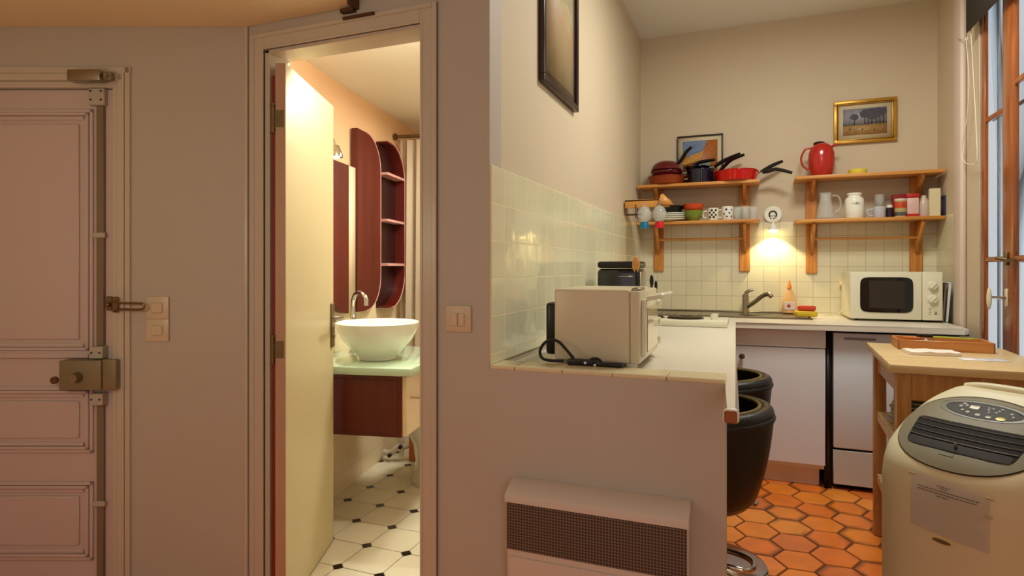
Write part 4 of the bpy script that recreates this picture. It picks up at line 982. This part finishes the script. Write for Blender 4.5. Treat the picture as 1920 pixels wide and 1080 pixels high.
for x in (W_+.02, -.03):
    for y in (.03, L_-.03):
        b = new(); lathe(b, [(0, 0), (.016, 0), (.018, .012), (.014, .02), (0, .02)], c=(x, y, 0), seg=20); obj('foot', b, WHTE, ov)
b = new(); box(b, -.03, -.004, .03, .12, HH-.004, HH+.004, .002, 1); obj('top_vent', b, STEEL, ov)
# power strip and looping cable on the cap of the half wall
zt_ = .9135
pst = thing('power_strip', 'black power strip with a looping cable lying in front of the cream oven', 'power strip', (-.4, YF+.09, zt_+.0005))
def ps_(px, py): p = onY(px, py, YF+.088); return (p.x+.4, p.z-zt_)
x0, _ = ps_(1065, 680); x1, _ = ps_(1168, 686)
b = new(); box(b, x0, (x0+x1)/2-.004, -.012, .012, 0, .018, .003, 2); box(b, (x0+x1)/2+.002, x1, -.010, .012, 0, .013, .003, 2); ball(b, ((x0+x1)/2, 0, .013), .013, (1.6, .8, 1)); obj('strip_body', b, BLK, pst)
b = new(); P_ = [ps_(1075, 672), ps_(1060, 655), ps_(1047, 642), ps_(1032, 638), ps_(1018, 645), ps_(1010, 660), ps_(1014, 673), ps_(1028, 678)]
tube(b, [(a_, -.0+.002*k, max(c_, .006)) for k, (a_, c_) in enumerate(P_)] + [(x0-.02, .02, .006)], .0045, 10, smooth=6); obj('cable', b, BLK, pst)
b = new(); ball(b, (x0+.055, -.012, .009), .004); ball(b, ((x0+x1)/2+.002, -.013, .004), .004); obj('socket_dot', b, CERAM, pst)

# black appliance behind the oven
ap0 = onY(1119, 500, 2.75).x; ap1 = onY(1199, 500, 2.75).x
ap = thing('coffee_machine', 'black rounded kitchen appliance on the bar just behind the cream oven', 'appliance', ((ap0+ap1)/2, 2.75, ZC+.0005))
hw = (ap1-ap0)/2
b = new(); box(b, -hw, hw, -.0, .2, 0, .30, .02, 4); obj('casing', b, BLKG, ap)
b = new(); box(b, -hw+.001, hw-.001, .001, .199, .303, .334, .012, 4); obj('lid', b, BLK, ap)
b = new(); box(b, -hw+.10, hw-.03, -.002, .001, .262, .266); obj('trim_line', b, STEEL, ap)
# utensil pot
up = thing('utensil_pot', 'dark pot behind the oven holding cooking utensils', 'pot', (onY(1202, 540, 2.6).x, 2.62, ZC+.0005))
b = new(); lathe(b, [(0, 0), (.045, 0), (.05, .15), (.047, .15), (.042, .006), (0, .006)], seg=28); obj('pot_body', b, BLK, up)
def utensil(name, label, x, y, top, m, head, hm):
    t = thing(name, label, 'utensil', (up.location.x+x, up.location.y+y, ZC+.008))
    b = new(); tube(b, [(0, 0, 0), (x*.4, y*.3, top*.5), (x*.9, y*.5, top)], .005, 8); obj('shaft', b, m, t)
    b = new(); ball(b, (x*.9, y*.5, top+.02), .022, head, 14); obj('head', b, hm, t)
utensil('wooden_spoon', 'wooden spatula standing head up in the dark utensil pot', -.012, -.01, .29, BLK, (.75, .25, 1.6), PINE)
utensil('black_spoon', 'black cooking spoon with curled tip in the dark utensil pot', .022, 0, .22, BLK, (.4, .3, 1.2), BLK)
utensil('black_ladle', 'black plastic server leaning right in the dark utensil pot', .03, .015, .2, BLK, (.3, .5, 1.0), BLK)

# ============================================================ RADIATOR
rx0 = onY(948, 940, 1.56).x; rx1 = onY(1289, 965, 1.56).x
rd = thing('wall_heater', 'white electric convector heater with a dark mesh grille on the half wall', 'radiator', ((rx0+rx1)/2, YF-.001, .14))
hw = (rx1-rx0)/2; Z = .14
b = new(); box(b, -hw, hw, -.07, 0, 0, .415, .006, 2); obj('heater_body', b, mat('heater_white', (214, 196, 182), .35, var=.02), rd)
b = new(); prism(b, [(-.0, .415), (-.0, .452), (-.03, .45), (-.075, .43), (-.08, .422), (-.08, .405), (-.07, .402), (-.07, .415)], -hw-.003, hw+.003, 'YZ'); obj('top_grille_cap', b, MATS['heater_white'], rd)
mm = bpy.data.materials.new('heater_mesh'); mm.use_nodes = True; nt = mm.node_tree; bs = nt.nodes['Principled BSDF']
tc = nt.nodes.new('ShaderNodeTexCoord'); mp = nt.nodes.new('ShaderNodeMapping'); mp.inputs['Rotation'].default_value = (0, R(45), 0); mp.inputs['Scale'].default_value = (170, 170, 170)
vo = nt.nodes.new('ShaderNodeTexChecker'); vo.inputs['Scale'].default_value = 1; vo.inputs['Color1'].default_value = s2l((62, 54, 48)); vo.inputs['Color2'].default_value = s2l((118, 106, 96))
nt.links.new(tc.outputs['Object'], mp.inputs[0]); nt.links.new(mp.outputs[0], vo.inputs['Vector']); nt.links.new(vo.outputs['Color'], bs.inputs['Base Color']); bs.inputs['Roughness'].default_value = .45; bs.inputs['Metallic'].default_value = .3
b = new(); box(b, -hw+.002, hw-.002, -.0755, -.0705, .272, .4015, .001, 1); obj('mesh_grille', b, mm, rd)
b = new(); box(b, -hw+.008, hw-.008, -.0735, -.0705, .03, .252, .002, 1); obj('front_panel', b, MATS['heater_white'], rd)
b = new(); box(b, -hw+.02, -hw+.05, -.01, -.0, -.0, .01); obj('bracket', b, BLK, rd)

# ============================================================ STOOLS
def stool(x, y, label, rz):
    t = thing('bar_stool', label, 'stool', (x, y, 0.001), rz, 'black tub stools at the breakfast bar')
    zt = .757; zb = .445
    b = new()   # shell: open towards local -x (the bar), high back at +x
    N = 48; K = 14; outer = []; inner = []
    for k in range(K+1):
        q = k/K; ro = []; ri = []
        for i in range(N):
            a = 2*PI*i/N; back = .5+.5*math.cos(a)      # 1 at +x
            top = zt-.02*(1-back) if back > .12 else zt-.02-.10*(1-back/.12)**1
            hgt = zb+(top-zb)*q
            r = .155+.075*q**.7+.008*math.sin(q*PI)
            if q < .12: r *= .72+.28*math.sqrt(q/.12)
            ro.append(b.verts.new((r*math.cos(a), r*math.sin(a)*.98, hgt)))
            r2 = r-.045
            ri.append(b.verts.new((r2*math.cos(a), r2*math.sin(a), max(hgt-.0, .60))))
        outer.append(ro); inner.append(ri)
    for rings in (outer,):
        for A, B in zip(rings, rings[1:]):
            for i in range(N): b.faces.new((A[i], A[(i+1) % N], B[(i+1) % N], B[i]))
    b.faces.new(outer[0])
    # rolled rim
    top_o, top_i = outer[-1], inner[-1]
    prev = top_o
    for s in range(1, 7):
        an = PI*s/6
        ring = [b.verts.new((top_o[i].co+top_i[i].co)/2+(top_o[i].co-top_i[i].co)/2*math.cos(an)+Vector((0, 0, .024*math.sin(an)))) for i in range(N)]
        for i in range(N): b.faces.new((prev[i], prev[(i+1) % N], ring[(i+1) % N], ring[i]))
        prev = ring
    low = [b.verts.new((prev[i].co.x*.86, prev[i].co.y*.86, .57)) for i in range(N)]
    for i in range(N): b.faces.new((prev[i], prev[(i+1) % N], low[(i+1) % N], low[i]))
    for rr in inner:
        for v_ in rr: b.verts.remove(v_)
    obj('tub_shell', b, LEATHER, t)
    b = new(); tube(b, [(.222*math.cos(2*PI*i/48), .222*math.sin(2*PI*i/48)*.98, zt-.012-.02*(.5-.5*math.cos(2*PI*i/48))) for i in range(-12, 13)], .012, 12); obj('rolled_rim', b, LEATHER, t)
    b = new(); lathe(b, [(0, .54), (.14, .54), (.155, .555), (.150, .58), (.12, .592), (0, .595)], seg=40); obj('seat', b, LEATHER, t)
    b = new(); tube(b, [(.188*math.cos(a_), .188*math.sin(a_)*.98, zt+.019-.01*(1-math.cos(a_))) for a_ in [(-1.7+3.4*i/40) for i in range(41)]], .006, 8); obj('rim_piping', b, PIPING, t)
    b = new(); lathe(b, [(0, .02), (.03, .02), (.028, .05), (.025, .3), (.02, .3), (.02, .46), (0, .46)], seg=28); obj('gas_column', b, CHROME, t)
    b = new(); lathe(b, [(0, 0), (.215, 0), (.215, .008), (.19, .016), (.06, .028), (.03, .035), (0, .036)], seg=48); obj('base_plate', b, mat('chrome_base', (190, 180, 170), .08, 1, var=0), t)
    b = new(); tube(b, [(.0+.028, 0, .27), (.15, 0, .26), (.17, .08, .25), (.12, .13, .25), (0.0, .15, .25), (-.1, .1, .25), (-.02, .02, .27)], .009, 10, smooth=6); obj('footrest', b, CHROME, t)
    return t
stool(-.15, 2.0, 'black leather tub stool nearest the half wall at the breakfast bar', 0)
stool(-.135, 2.56, 'farther black leather tub stool, behind the nearer one at the bar', 0)

# ============================================================ TROLLEY
TX, TY = .745, 2.809
ft_ = Matrix.Translation((TX, TY, 0)) @ Matrix.Rotation(R(-3.4), 4, 'Z')
tr = thing('kitchen_trolley', 'pale wooden kitchen trolley with slatted shelves behind the air conditioner', 'trolley', F_=ft_)
HWX, HWY, ZT = .25, .35, .86
b = new(); box(b, -HWX, HWX, -HWY, HWY, ZT-.03, ZT, .004, 2); obj('trolley_top', b, BIRCH, tr)
LP = (HWX-.045, HWY-.05)
for sx_ in (-1, 1):
    for sy_ in (-1, 1):
        b = new(); box(b, sx_*LP[0]-.024, sx_*LP[0]+.024, sy_*LP[1]-.024, sy_*LP[1]+.024, .0, ZT-.03, .003, 1); obj('leg', b, BIRCHZ, tr)
b = new()
for sx_ in (-1, 1): box(b, sx_*LP[0]-.01, sx_*LP[0]+.01, -LP[1]+.024, LP[1]-.024, ZT-.12, ZT-.031, .002, 1)
for sy_ in (-1, 1): box(b, -LP[0]+.024, LP[0]-.024, sy_*LP[1]-.01, sy_*LP[1]+.01, ZT-.13, ZT-.031, .002, 1)
obj('apron', b, BIRCHZ, tr)
for z in (.55, .27):
    b = new()
    for sx_ in (-1, 1): box(b, sx_*LP[0]-.012, sx_*LP[0]+.012, -LP[1]+.024, LP[1]-.024, z-.03, z-.002, .002, 1)
    n = 15
    for k in range(n):
        y = -LP[1]+.04+k*(2*LP[1]-.08)/(n-1); box(b, -LP[0]-.012, LP[0]+.012, y-.012, y+.012, z-.002, z+.012, .002, 1)
    obj('slatted_shelf', b, BIRCH, tr)
for i_, r_ in enumerate((.105, .10, .095, .10, .09, .085, .08)):
    b = new(); lathe(b, [(0, 0), (r_*.6, 0), (r_, .02), (r_, .024), (r_*.6, .006), (0, .006)], seg=30); o = obj('plate', b, mat('grey_plate', (190, 182, 160), .3)); o.matrix_world = ft_ @ Matrix.Translation((-.10, .05, .5625+i_*.016))
    tag(o, 'pale stoneware plate on the trolley middle shelf, ' + ('lowest of the stack', 'second from below', 'third from below', 'fourth of seven', 'third from the top', 'second from the top', 'topmost of the stack')[i_], 'plate', 'plates stacked on the trolley shelf')
b = new(); box(b, -.09, .09, -.16, .1, 0, .07, .02, 3)
for v_ in b.verts: v_.co += noise.noise_vector(v_.co*12)*.012 if v_.co.z > .005 else Vector()
o = obj('folded_cloth', b, mat('blue_white_cloth', (190, 196, 214), .9, var=.2, scale=30)); o.matrix_world = ft_ @ Matrix.Translation((-.11, .1, .2825)); tag(o, 'pale blue-white folded cloth on the bottom shelf of the trolley', 'cloth')
b = new(); box(b, -.12, .12, -.05, .05, 0, .2, .004, 1); o = obj('storage_box', b, mat('box_pale', (196, 214, 206), .5, var=.1)); o.matrix_world = ft_ @ Matrix.Translation((.02, -.18, .5625)); tag(o, 'pale green and white box on the trolley middle shelf behind the air conditioner', 'box')
# cutlery tray on the trolley
cf = onZ(1700, 663, ZT)
ta = Matrix.Translation(camw(1.815, 2.535, ZT+.0005)) @ Matrix.Rotation(TH+R(-25), 4, 'Z')
ct = thing('cutlery_tray', 'open wooden cutlery tray lying across the top of the trolley', 'tray', F_=ta)
tw_, td_ = .165, .092
b = new(); box(b, -tw_, tw_, -td_, td_, 0, .006); 
for a0_, a1_, c0_, c1_ in ((-tw_, tw_, -td_, -td_+.008), (-tw_, tw_, td_-.008, td_), (-tw_, -tw_+.008, -td_, td_), (tw_-.008, tw_, -td_, td_)): box(b, a0_, a1_, c0_, c1_, 0, .042, .002, 1)
obj('tray_body', b, BIRCHD, ct)
b = new(); box(b, -.09, -.085, -td_+.008, td_-.008, .006, .034); box(b, -.085, tw_-.008, -.002, .003, .006, .034); obj('divider', b, BIRCHD, ct)
def kn_(x, y, L, rz_, hm, bm_, label, name='table_knife', z=.044):
    t = thing(name, label, 'knife', F_=ta @ Matrix.Translation((x, y, z)) @ Matrix.Rotation(rz_, 4, 'Z'))
    b = new(); box(b, -.06, 0, -.009, .009, 0, .012, .003, 2); obj('knife_handle', b, hm, t)
    b = new(); prism(b, [(0, -.012), (L*.8, -.014), (L, .006), (0, .01)], .002, .006); obj('blade', b, bm_, t)
kn_(-.02, .03, .15, -.2, BLK, mat('lime_blade', (196, 214, 60), .35), 'knife with a lime green blade lying across the cutlery tray', 'kitchen_knife')
kn_(-.075, -.02, .05, -.1, mat('orange_handle', (206, 110, 50), .4), STEEL, 'small orange-handled knife in the left compartment of the tray', 'paring_knife', z=.036)
b = new(); ball(b, (0, 0, .022), .012, (1.4, 1, .7)); o = obj('garlic_clove', b, CLOTH); o.matrix_world = ta @ Matrix.Translation((-.135, -.03, -.0035)); tag(o, 'small white clove-shaped piece in the left corner of the cutlery tray', 'food')
# cloth and papers
pc_ = onZ(1745, 664, ZT)
b = new(); box(b, -.085, .085, -.055, .055, 0, .011); bmesh.ops.subdivide_edges(b, edges=b.edges[:], cuts=7, use_grid_fill=True)
for v_ in b.verts:
    if v_.co.z > .004: v_.co.z += .004*noise.noise(Vector((v_.co.x*30, v_.co.y*30, 0)))+.002
    v_.co.x += .006*noise.noise(Vector((0, v_.co.y*20, 1))); v_.co.y += .006*noise.noise(Vector((v_.co.x*20, 0, 1)))
o = obj('folded_napkin', b, CLOTH); o.matrix_world = Matrix.Translation((pc_.x+.0, pc_.y, ZT+.001)) @ Matrix.Rotation(TH+R(-15), 4, 'Z'); tag(o, 'folded white cloth napkin lying on the trolley before the cutlery tray', 'cloth')
pp_ = onZ(1843, 675, ZT)
b = new(); box(b, -.075, .075, -.035, .035, 0, .0012); t = thing('paper_note', 'white printed sheet of paper on the trolley beside the napkin', 'paper', F_=Matrix.Translation((pp_.x, pp_.y, ZT+.0006)) @ Matrix.Rotation(TH+R(-18), 4, 'Z'))
obj('sheet', b, PAPERW, t)
b = new()
for k in range(5): box(b, -.03, .045-.01*(k % 2), -.02+k*.01, -.018+k*.01, .0012, .0015)
obj('printed_lines', b, mat('pale_ink', (176, 170, 180), .7), t)

# ============================================================ AIR CONDITIONER
ACX, ACY = camw(1.276, 1.639)[:2]
acf = Matrix.Translation((ACX, ACY, .0)) @ Matrix.Rotation(TH+R(-63), 4, 'Z')
ac = thing('portable_air_conditioner', 'cream portable air conditioner with a grey oval louvred face, right foreground', 'air conditioner', F_=acf)
AZ = .846; AYB = .17
def itp(tab, z):
    if z <= tab[0][0]: return tab[0][1]
    for (a, u), (c, v_) in zip(tab, tab[1:]):
        if z <= c:
            q_ = (z-a)/(c-a); return u+(v_-u)*q_
    return tab[-1][1]
def smt(tab, z, h=.012): return sum(itp(tab, z+h*k) for k in (-1.5, -1, -.5, 0, .5, 1, 1.5))/7
def acw(z): return smt([(.0, .205), (.3, .212), (.62, .212), (.70, .206), (.76, .190), (.80, .168), (.825, .145), (.846, .115), (.87, .08)], z, .008)
def acy(z): return smt([(.0, -.165), (.3, -.178), (.6, -.178), (.66, -.168), (.69, -.148), (.72, -.112), (.75, -.068), (.78, -.018), (.81, .035), (.846, .10), (.87, .14)], z, .008)
NE = 3.0
def S(x, z):
    w_ = acw(z); y0 = acy(z); yc = (y0+AYB)/2; q_ = min(1, abs(x)/w_); return yc-(yc-y0)*(1-q_**NE)**(1/NE)
b = new(); N = 72; rings = []
zl = [.03, .05]+[.05+.55*i/8 for i in range(1, 9)]+[.60+(AZ-.60)*i/34 for i in range(1, 35)]
for z in zl:
    ring = []
    w_, y0 = acw(z), acy(z); yc = (y0+AYB)/2; d_ = yc-y0; s0 = .96 if z < .04 else 1
    for i in range(N):
        a = 2*PI*i/N; c_, s__ = math.cos(a), math.sin(a)
        x = w_*math.copysign(abs(c_)**(2/NE), c_); y = yc+d_*math.copysign(abs(s__)**(2/NE), s__)
        ring.append(b.verts.new((x*s0, y*s0, z)))
    rings.append(ring)
for A, B in zip(rings, rings[1:]):
    for i in range(N): b.faces.new((A[i], A[(i+1) % N], B[(i+1) % N], B[i]))
b.faces.new(rings[0])
cen = b.verts.new((0, .135, AZ+.006))
last = [b.verts.new((v_.co.x*.85, .135+(v_.co.y-.135)*.8, AZ+.005)) for v_ in rings[-1]]
for i in range(N): b.faces.new((rings[-1][i], rings[-1][(i+1) % N], last[(i+1) % N], last[i])); b.faces.new((last[i], last[(i+1) % N], cen))
obj('housing', b, CREAM, ac)
def patch(bm, cx, cz, a, bb, off, skirt=.004, n=48, rn=8, fn=None, k=2):
    rg = []
    for r in range(rn+1):
        q_ = r/rn; ring = []
        for i in range(n):
            an = 2*PI*i/n; c_, s__ = math.cos(an), math.sin(an)
            x = cx+a*q_*math.copysign(abs(c_)**(2/k), c_); z = cz+bb*q_*math.copysign(abs(s__)**(2/k), s__)
            if fn: x, z = fn(x, z)
            ring.append(bm.verts.new((x, S(x, z)-off, z)))
            if r == 0: break
        rg.append(ring)
    ring = []
    for v_ in rg[-1]: ring.append(bm.verts.new(v_.co+Vector((0, skirt+off, 0))))
    rg.append(ring)
    for A, B in zip(rg, rg[1:]):
        for i in range(n):
            if len(A) == 1: bm.faces.new((A[0], B[i], B[(i+1) % n]))
            else: bm.faces.new((A[i], B[i], B[(i+1) % n], A[(i+1) % n]))
FCZ = .753
b = new(); patch(b, 0, FCZ, .178, .083, .002, k=2.1); obj('face_rim', b, mat('face_rim', (70, 58, 36), .4), ac)
b = new(); patch(b, 0, FCZ+.001, .174, .080, .0045, k=2.1); obj('face_panel', b, GREYP, ac)
vz = .744
b = new(); patch(b, 0, vz, .132, .031, .006, k=9, fn=lambda x, z: (x*(1+1.6*(z-vz)), z)); obj('air_outlet', b, mat('louvre_dark', (20, 15, 12), .8), ac)
for k in range(4):
    b = new(); z = vz+.024-k*.0115; n = 30
    pts = [(x, S(x, z)-.0075, z+.001) for x in [(-.13+.26*i/n)*(1+1.6*(z-vz)) for i in range(n+1)]]
    tube(b, pts, .0011 if k < 3 else .0018, 8); obj('louvre', b, mat('louvre_grey', (96, 88, 78), .4), ac)
b = new(); patch(b, 0, vz-.021, .122, .008, .0075, k=9); obj('outlet_flap', b, mat('flap', (40, 34, 28), .7), ac)
b = new(); box(b, -.002, .002, S(0, vz-.018)-.012, S(0, vz-.018)-.005, vz-.022, vz-.008); obj('louvre_tab', b, mat('louvre_grey', (96, 88, 78), .4), ac)
CZ = .808
b = new(); patch(b, 0.0, CZ, .112, .0195, .0065); obj('control_recess', b, mat('recess', (112, 108, 88), .4), ac)
b = new(); patch(b, 0.0, CZ, .092, .0155, .0085); cpn = obj('control_display', b, mat('display_dark', (40, 32, 26), .6), ac)
for x, z, a_, c_ in ((-.055, .778, .005, .0035), (-.045, .765, .004, .003), (-.03, .761, .005, .0035), (-.004, .757, .007, .004), (.022, .755, .007, .004), (-.05, .788, .005, .003), (-.042, .783, .004, .003), (.012, .780, .003, .002), (.016, .772, .002, .002), (.036, .782, .003, .002), (.032, .775, .003, .002), (.065, .779, .004, .002), (.072, .769, .003, .002), (.010, .787, .003, .0015), (.02, .787, .003, .0015), (.04, .789, .004, .0015)):
    b = new(); patch(b, x, CZ+(z-.772)*.58, a_, c_*.6, .0098, n=12, rn=1, skirt=-.006); obj('button', b, mat('button_grey', (176, 168, 150), .4), cpn)
b = new(); patch(b, -.022, CZ+.005, .011, .0035, .0098, n=16, rn=1, skirt=-.006, k=8); obj('display_window', b, mat('lcd', (214, 204, 184), .3), cpn)
b = new(); patch(b, .05, CZ-.0095, .011, .0035, .0098, n=16, rn=1, skirt=-.006); obj('power_button', b, YEL, cpn)
b = new(); patch(b, -.012, .708, .018, .003, .0065, n=20, rn=2, k=5); obj('badge', b, mat('badge', (120, 120, 104), .35), ac)
b = new(); patch(b, -.0, .495, .035, .013, .002, n=24, rn=3); obj('grip_rim', b, mat('grip_cream', (224, 210, 164), .3), ac)
b = new(); patch(b, .002, .491, .022, .005, .004, n=20, rn=2); obj('grip_recess', b, mat('grip_dark', (110, 90, 60), .5), ac)
b = new(); pts = [(-.10+.2*i/16, .15, AZ+.008-.010*(abs(i-8)/8)**3) for i in range(17)]
tube(b, pts, .014, 12); obj('carry_ridge', b, CREAM, ac)
# taped notice
b = new(); g = []
nx, nz = 14, 12
def npt(i, j):
    x = -.075+.18*i/nx; z = .51+.142*j/nz-.01*(i/nx); 
    return (x, S(x, z)-.003-.0012*noise.noise(Vector((x*25, z*25, 3))), z)
for i in range(nx+1): g.append([b.verts.new(npt(i, j)) for j in range(nz+1)])
for i in range(nx):
    for j in range(nz): b.faces.new((g[i][j], g[i+1][j], g[i+1][j+1], g[i][j+1]))
bmesh.ops.solidify(b, geom=b.faces[:], thickness=.0006)
nt_ = thing('paper_notice', 'crumpled printed notice taped to the front of the air conditioner', 'notice', F_=acf @ Matrix.Translation((0, -.17, .47)))
IM = Matrix.Translation((0, .17, -.47))
b.transform(IM); obj('sheet', b, PAPER, nt_)
b = new()
for x0_, x1_, z_ in ((-.01, .02, .632), (-.003, .014, .627), (-.058, .085, .620), (-.056, .08, .613), (-.01, .018, .606)):
    x = x0_
    while x < x1_:
        L__ = random.uniform(.004, .011); tube(b, [(u, S(u, z_)-.0052, z_) for u in (x, min(x+L__, x1_))], .0009, 4); x += L__+.002
b.transform(IM); obj('printed_lines', b, INK, nt_)
b = new()
for x, z in ((-.075, .645), (.105, .635), (.105, .59)):
    box(b, x-.008, x+.008, S(x, z)-.0055, S(x, z)-.0045, z-.003, z+.003)
b.transform(IM); obj('tape', b, mat('tape', (206, 186, 130), .3), nt_)
for sx_ in (-1, 1):
    for y in (-.1, .1):
        b = new(); cyl(b, (sx_*.17-.012, y, .018), (sx_*.17+.012, y, .018), .018, .018, 16); obj('castor', b, BLK, ac)

# ============================================================ WINDOW
wn = bpy.data.objects.new('window_1', None); COL.objects.link(wn); wn.location = (XR, 0, 0); wn['kind'] = 'structure'
def yat(px): return onX(px, 500, XR).y
b = new()
box(b, .0, .022, WY1-.045, WY1, WZ0, WZ1, .004, 1); box(b, .0, .022, WY0, WY0+.05, WZ0, WZ1, .004, 1); box(b, .0, .022, WY0, WY1, WZ0, WZ0+.05, .004, 1); box(b, .0, .022, WY0, WY1, WZ1-.05, WZ1, .004, 1)
obj('window_frame', b, WINW, wn)
ys0, ys1 = yat(1900), yat(1879)
b = new(); box(b, .0, .028, ys0, ys1, WZ0+.05, WZ1-.05, .006, 2); obj('meeting_stile', b, WINW, wn)
b = new()
for z in (1.245, 1.93, 2.55): box(b, .004, .022, ys1, WY1-.04, z-.012, z+.012, .003, 1)
for z in (1.245, 2.02, 2.6): box(b, .002, .024, WY0+.05, ys0, z-.013, z+.013, .003, 1)
obj('muntin', b, WINW, wn)
b = new(); box(b, .012, .015, WY0+.05, WY1-.05, WZ0+.05, WZ1-.05); obj('glass_pane', b, mat('pane_glass', (250, 252, 255), .0, trans=1, var=0, ior=1.05), wn)
b = new(); box(b, -.008, .0, (ys0+ys1)/2-.012, (ys0+ys1)/2+.012, 1.03, 1.11, .002, 1); obj('handle_plate', b, CREAM, wn)
b = new(); cyl(b, (-.008, (ys0+ys1)/2, 1.07), (-.06, (ys0+ys1)/2, 1.07), .007, .007); obj('handle_neck', b, STEEL, wn)
b = new(); ball(b, (-.068, (ys0+ys1)/2, 1.065), .05, (.2, .24, 1.0), 20); obj('handle_grip', b, CREAM, wn)
b = new(); ym = (ys0+ys1)/2
tube(b, [(-.012, ym-.12, 1.235), (-.012, ym-.03, 1.238), (-.012, ym+.0, 1.243), (-.012, ym+.06, 1.247), (-.012, ym+.1, 1.247)], .006, 8, smooth=4)
for k in range(5): ball(b, (-.013, ym-.02+k*.025, 1.241+k*.002), .0095)
box(b, -.01, .0, ym-.015, ym+.015, 1.215, 1.275, .002, 1)
obj('espagnolette', b, BRASS, wn)
b = new(); box(b, -.006, -.0, WY1, WY1+.02, WZ0-.02, WZ1+.02, .002, 1); box(b, -.03, .0, WY0, WY1+.02, WZ0-.03, WZ0, .006, 2); obj('window_casing', b, TRIM, wn)
# rounded plaster edge where the tiles stop
b = new(); box(b, XR-.03, XR+.0, YT-.13, YT, 0, 2.86, .014, 3); struct('trim_window_pier', b, mat('pier_paint', (214, 194, 180), .5, var=.04, scale=2), smooth=True)
# living-room window behind the camera
wn2 = bpy.data.objects.new('window_2', None); COL.objects.link(wn2); wn2.location = (XR, 0, 0); wn2['kind'] = 'structure'
b = new(); box(b, .02, .08, LY0, LY0+.05, .5, 2.5); box(b, .02, .08, LY1-.05, LY1, .5, 2.5); box(b, .02, .08, LY0, LY1, .5, .55); box(b, .02, .08, LY0, LY1, 2.45, 2.5); box(b, .02, .08, (LY0+LY1)/2-.03, (LY0+LY1)/2+.03, .5, 2.5); obj('window_frame', b, WINW, wn2)
# roller blind and cord
bd = thing('roller_blind', 'dark grey roller blind pulled up at the top of the kitchen window', 'blind', (XR-.045, 0, 1.9))
zb0 = onX(1812, 62, XR-.05).z; yb0 = onX(1812, 62, XR-.05).y
b = new(); box(b, -.006, .0, WY0-.1, yb0, zb0-1.9+.0, .93, 0); obj('blind_fabric', b, BLIND, bd)
b = new(); cyl(b, (-.0, WY0-.1, .9), (-.0, yb0, .9), .02); obj('roller', b, BLIND, bd)
b = new(); yc = yb0; 
c0 = [onX(1811, 70, XR-.035), onX(1817, 150, XR-.035), onX(1813, 220, XR-.035), onX(1803, 280, XR-.035), onX(1808, 303, XR-.035), onX(1822, 308, XR-.035), onX(1832, 298, XR-.035), onX(1830, 230, XR-.035), onX(1824, 120, XR-.035), onX(1820, 50, XR-.035)]
tube(b, c0, .0022, 6, smooth=5)
b.transform(Matrix.Translation(bd.location).inverted()); obj('cord_loop', b, CORD, bd)
b = new(); p0 = onX(1797, 74, XR-.035); p1 = onX(1815, 74, XR-.035); tube(b, [p0, p1], .0025, 6); tube(b, [p1, p1+Vector((0, .01, .02))], .0025, 6); b.transform(Matrix.Translation(bd.location).inverted()); obj('cord_cleat', b, CORD, bd)

# outside: pale facade across the courtyard with ribs and an outer shutter leaf
fa = thing('facade', 'pale blue-grey facade across the courtyard seen through the kitchen window', 'building', (3.4, 3.8, -1))
b = new(); box(b, 0, .2, -8, 8, 0, 12); obj('wall', b, mat('facade_paint', (112, 114, 114), .8, var=.05, scale=.8), fa)
b = new()
for k in range(30): box(b, -.03, 0, -7+k*.5, -6.93+k*.5, 0, 12)
obj('rib', b, mat('facade_rib', (92, 100, 104), .8), fa)
b = new()
for y in (WY1-.065, ys1+.035, ys0-.02, WY0+.2): box(b, .07, .085, y-.010, y+.010, WZ0, WZ1, .003, 1)
for z in (.62, 1.31): box(b, .07, .085, WY0, WY1, WZ0+z, WZ0+z+.02, .002, 1)
obj('outer_glazing_bar', b, mat('white_bar', (140, 160, 168), .5), wn)
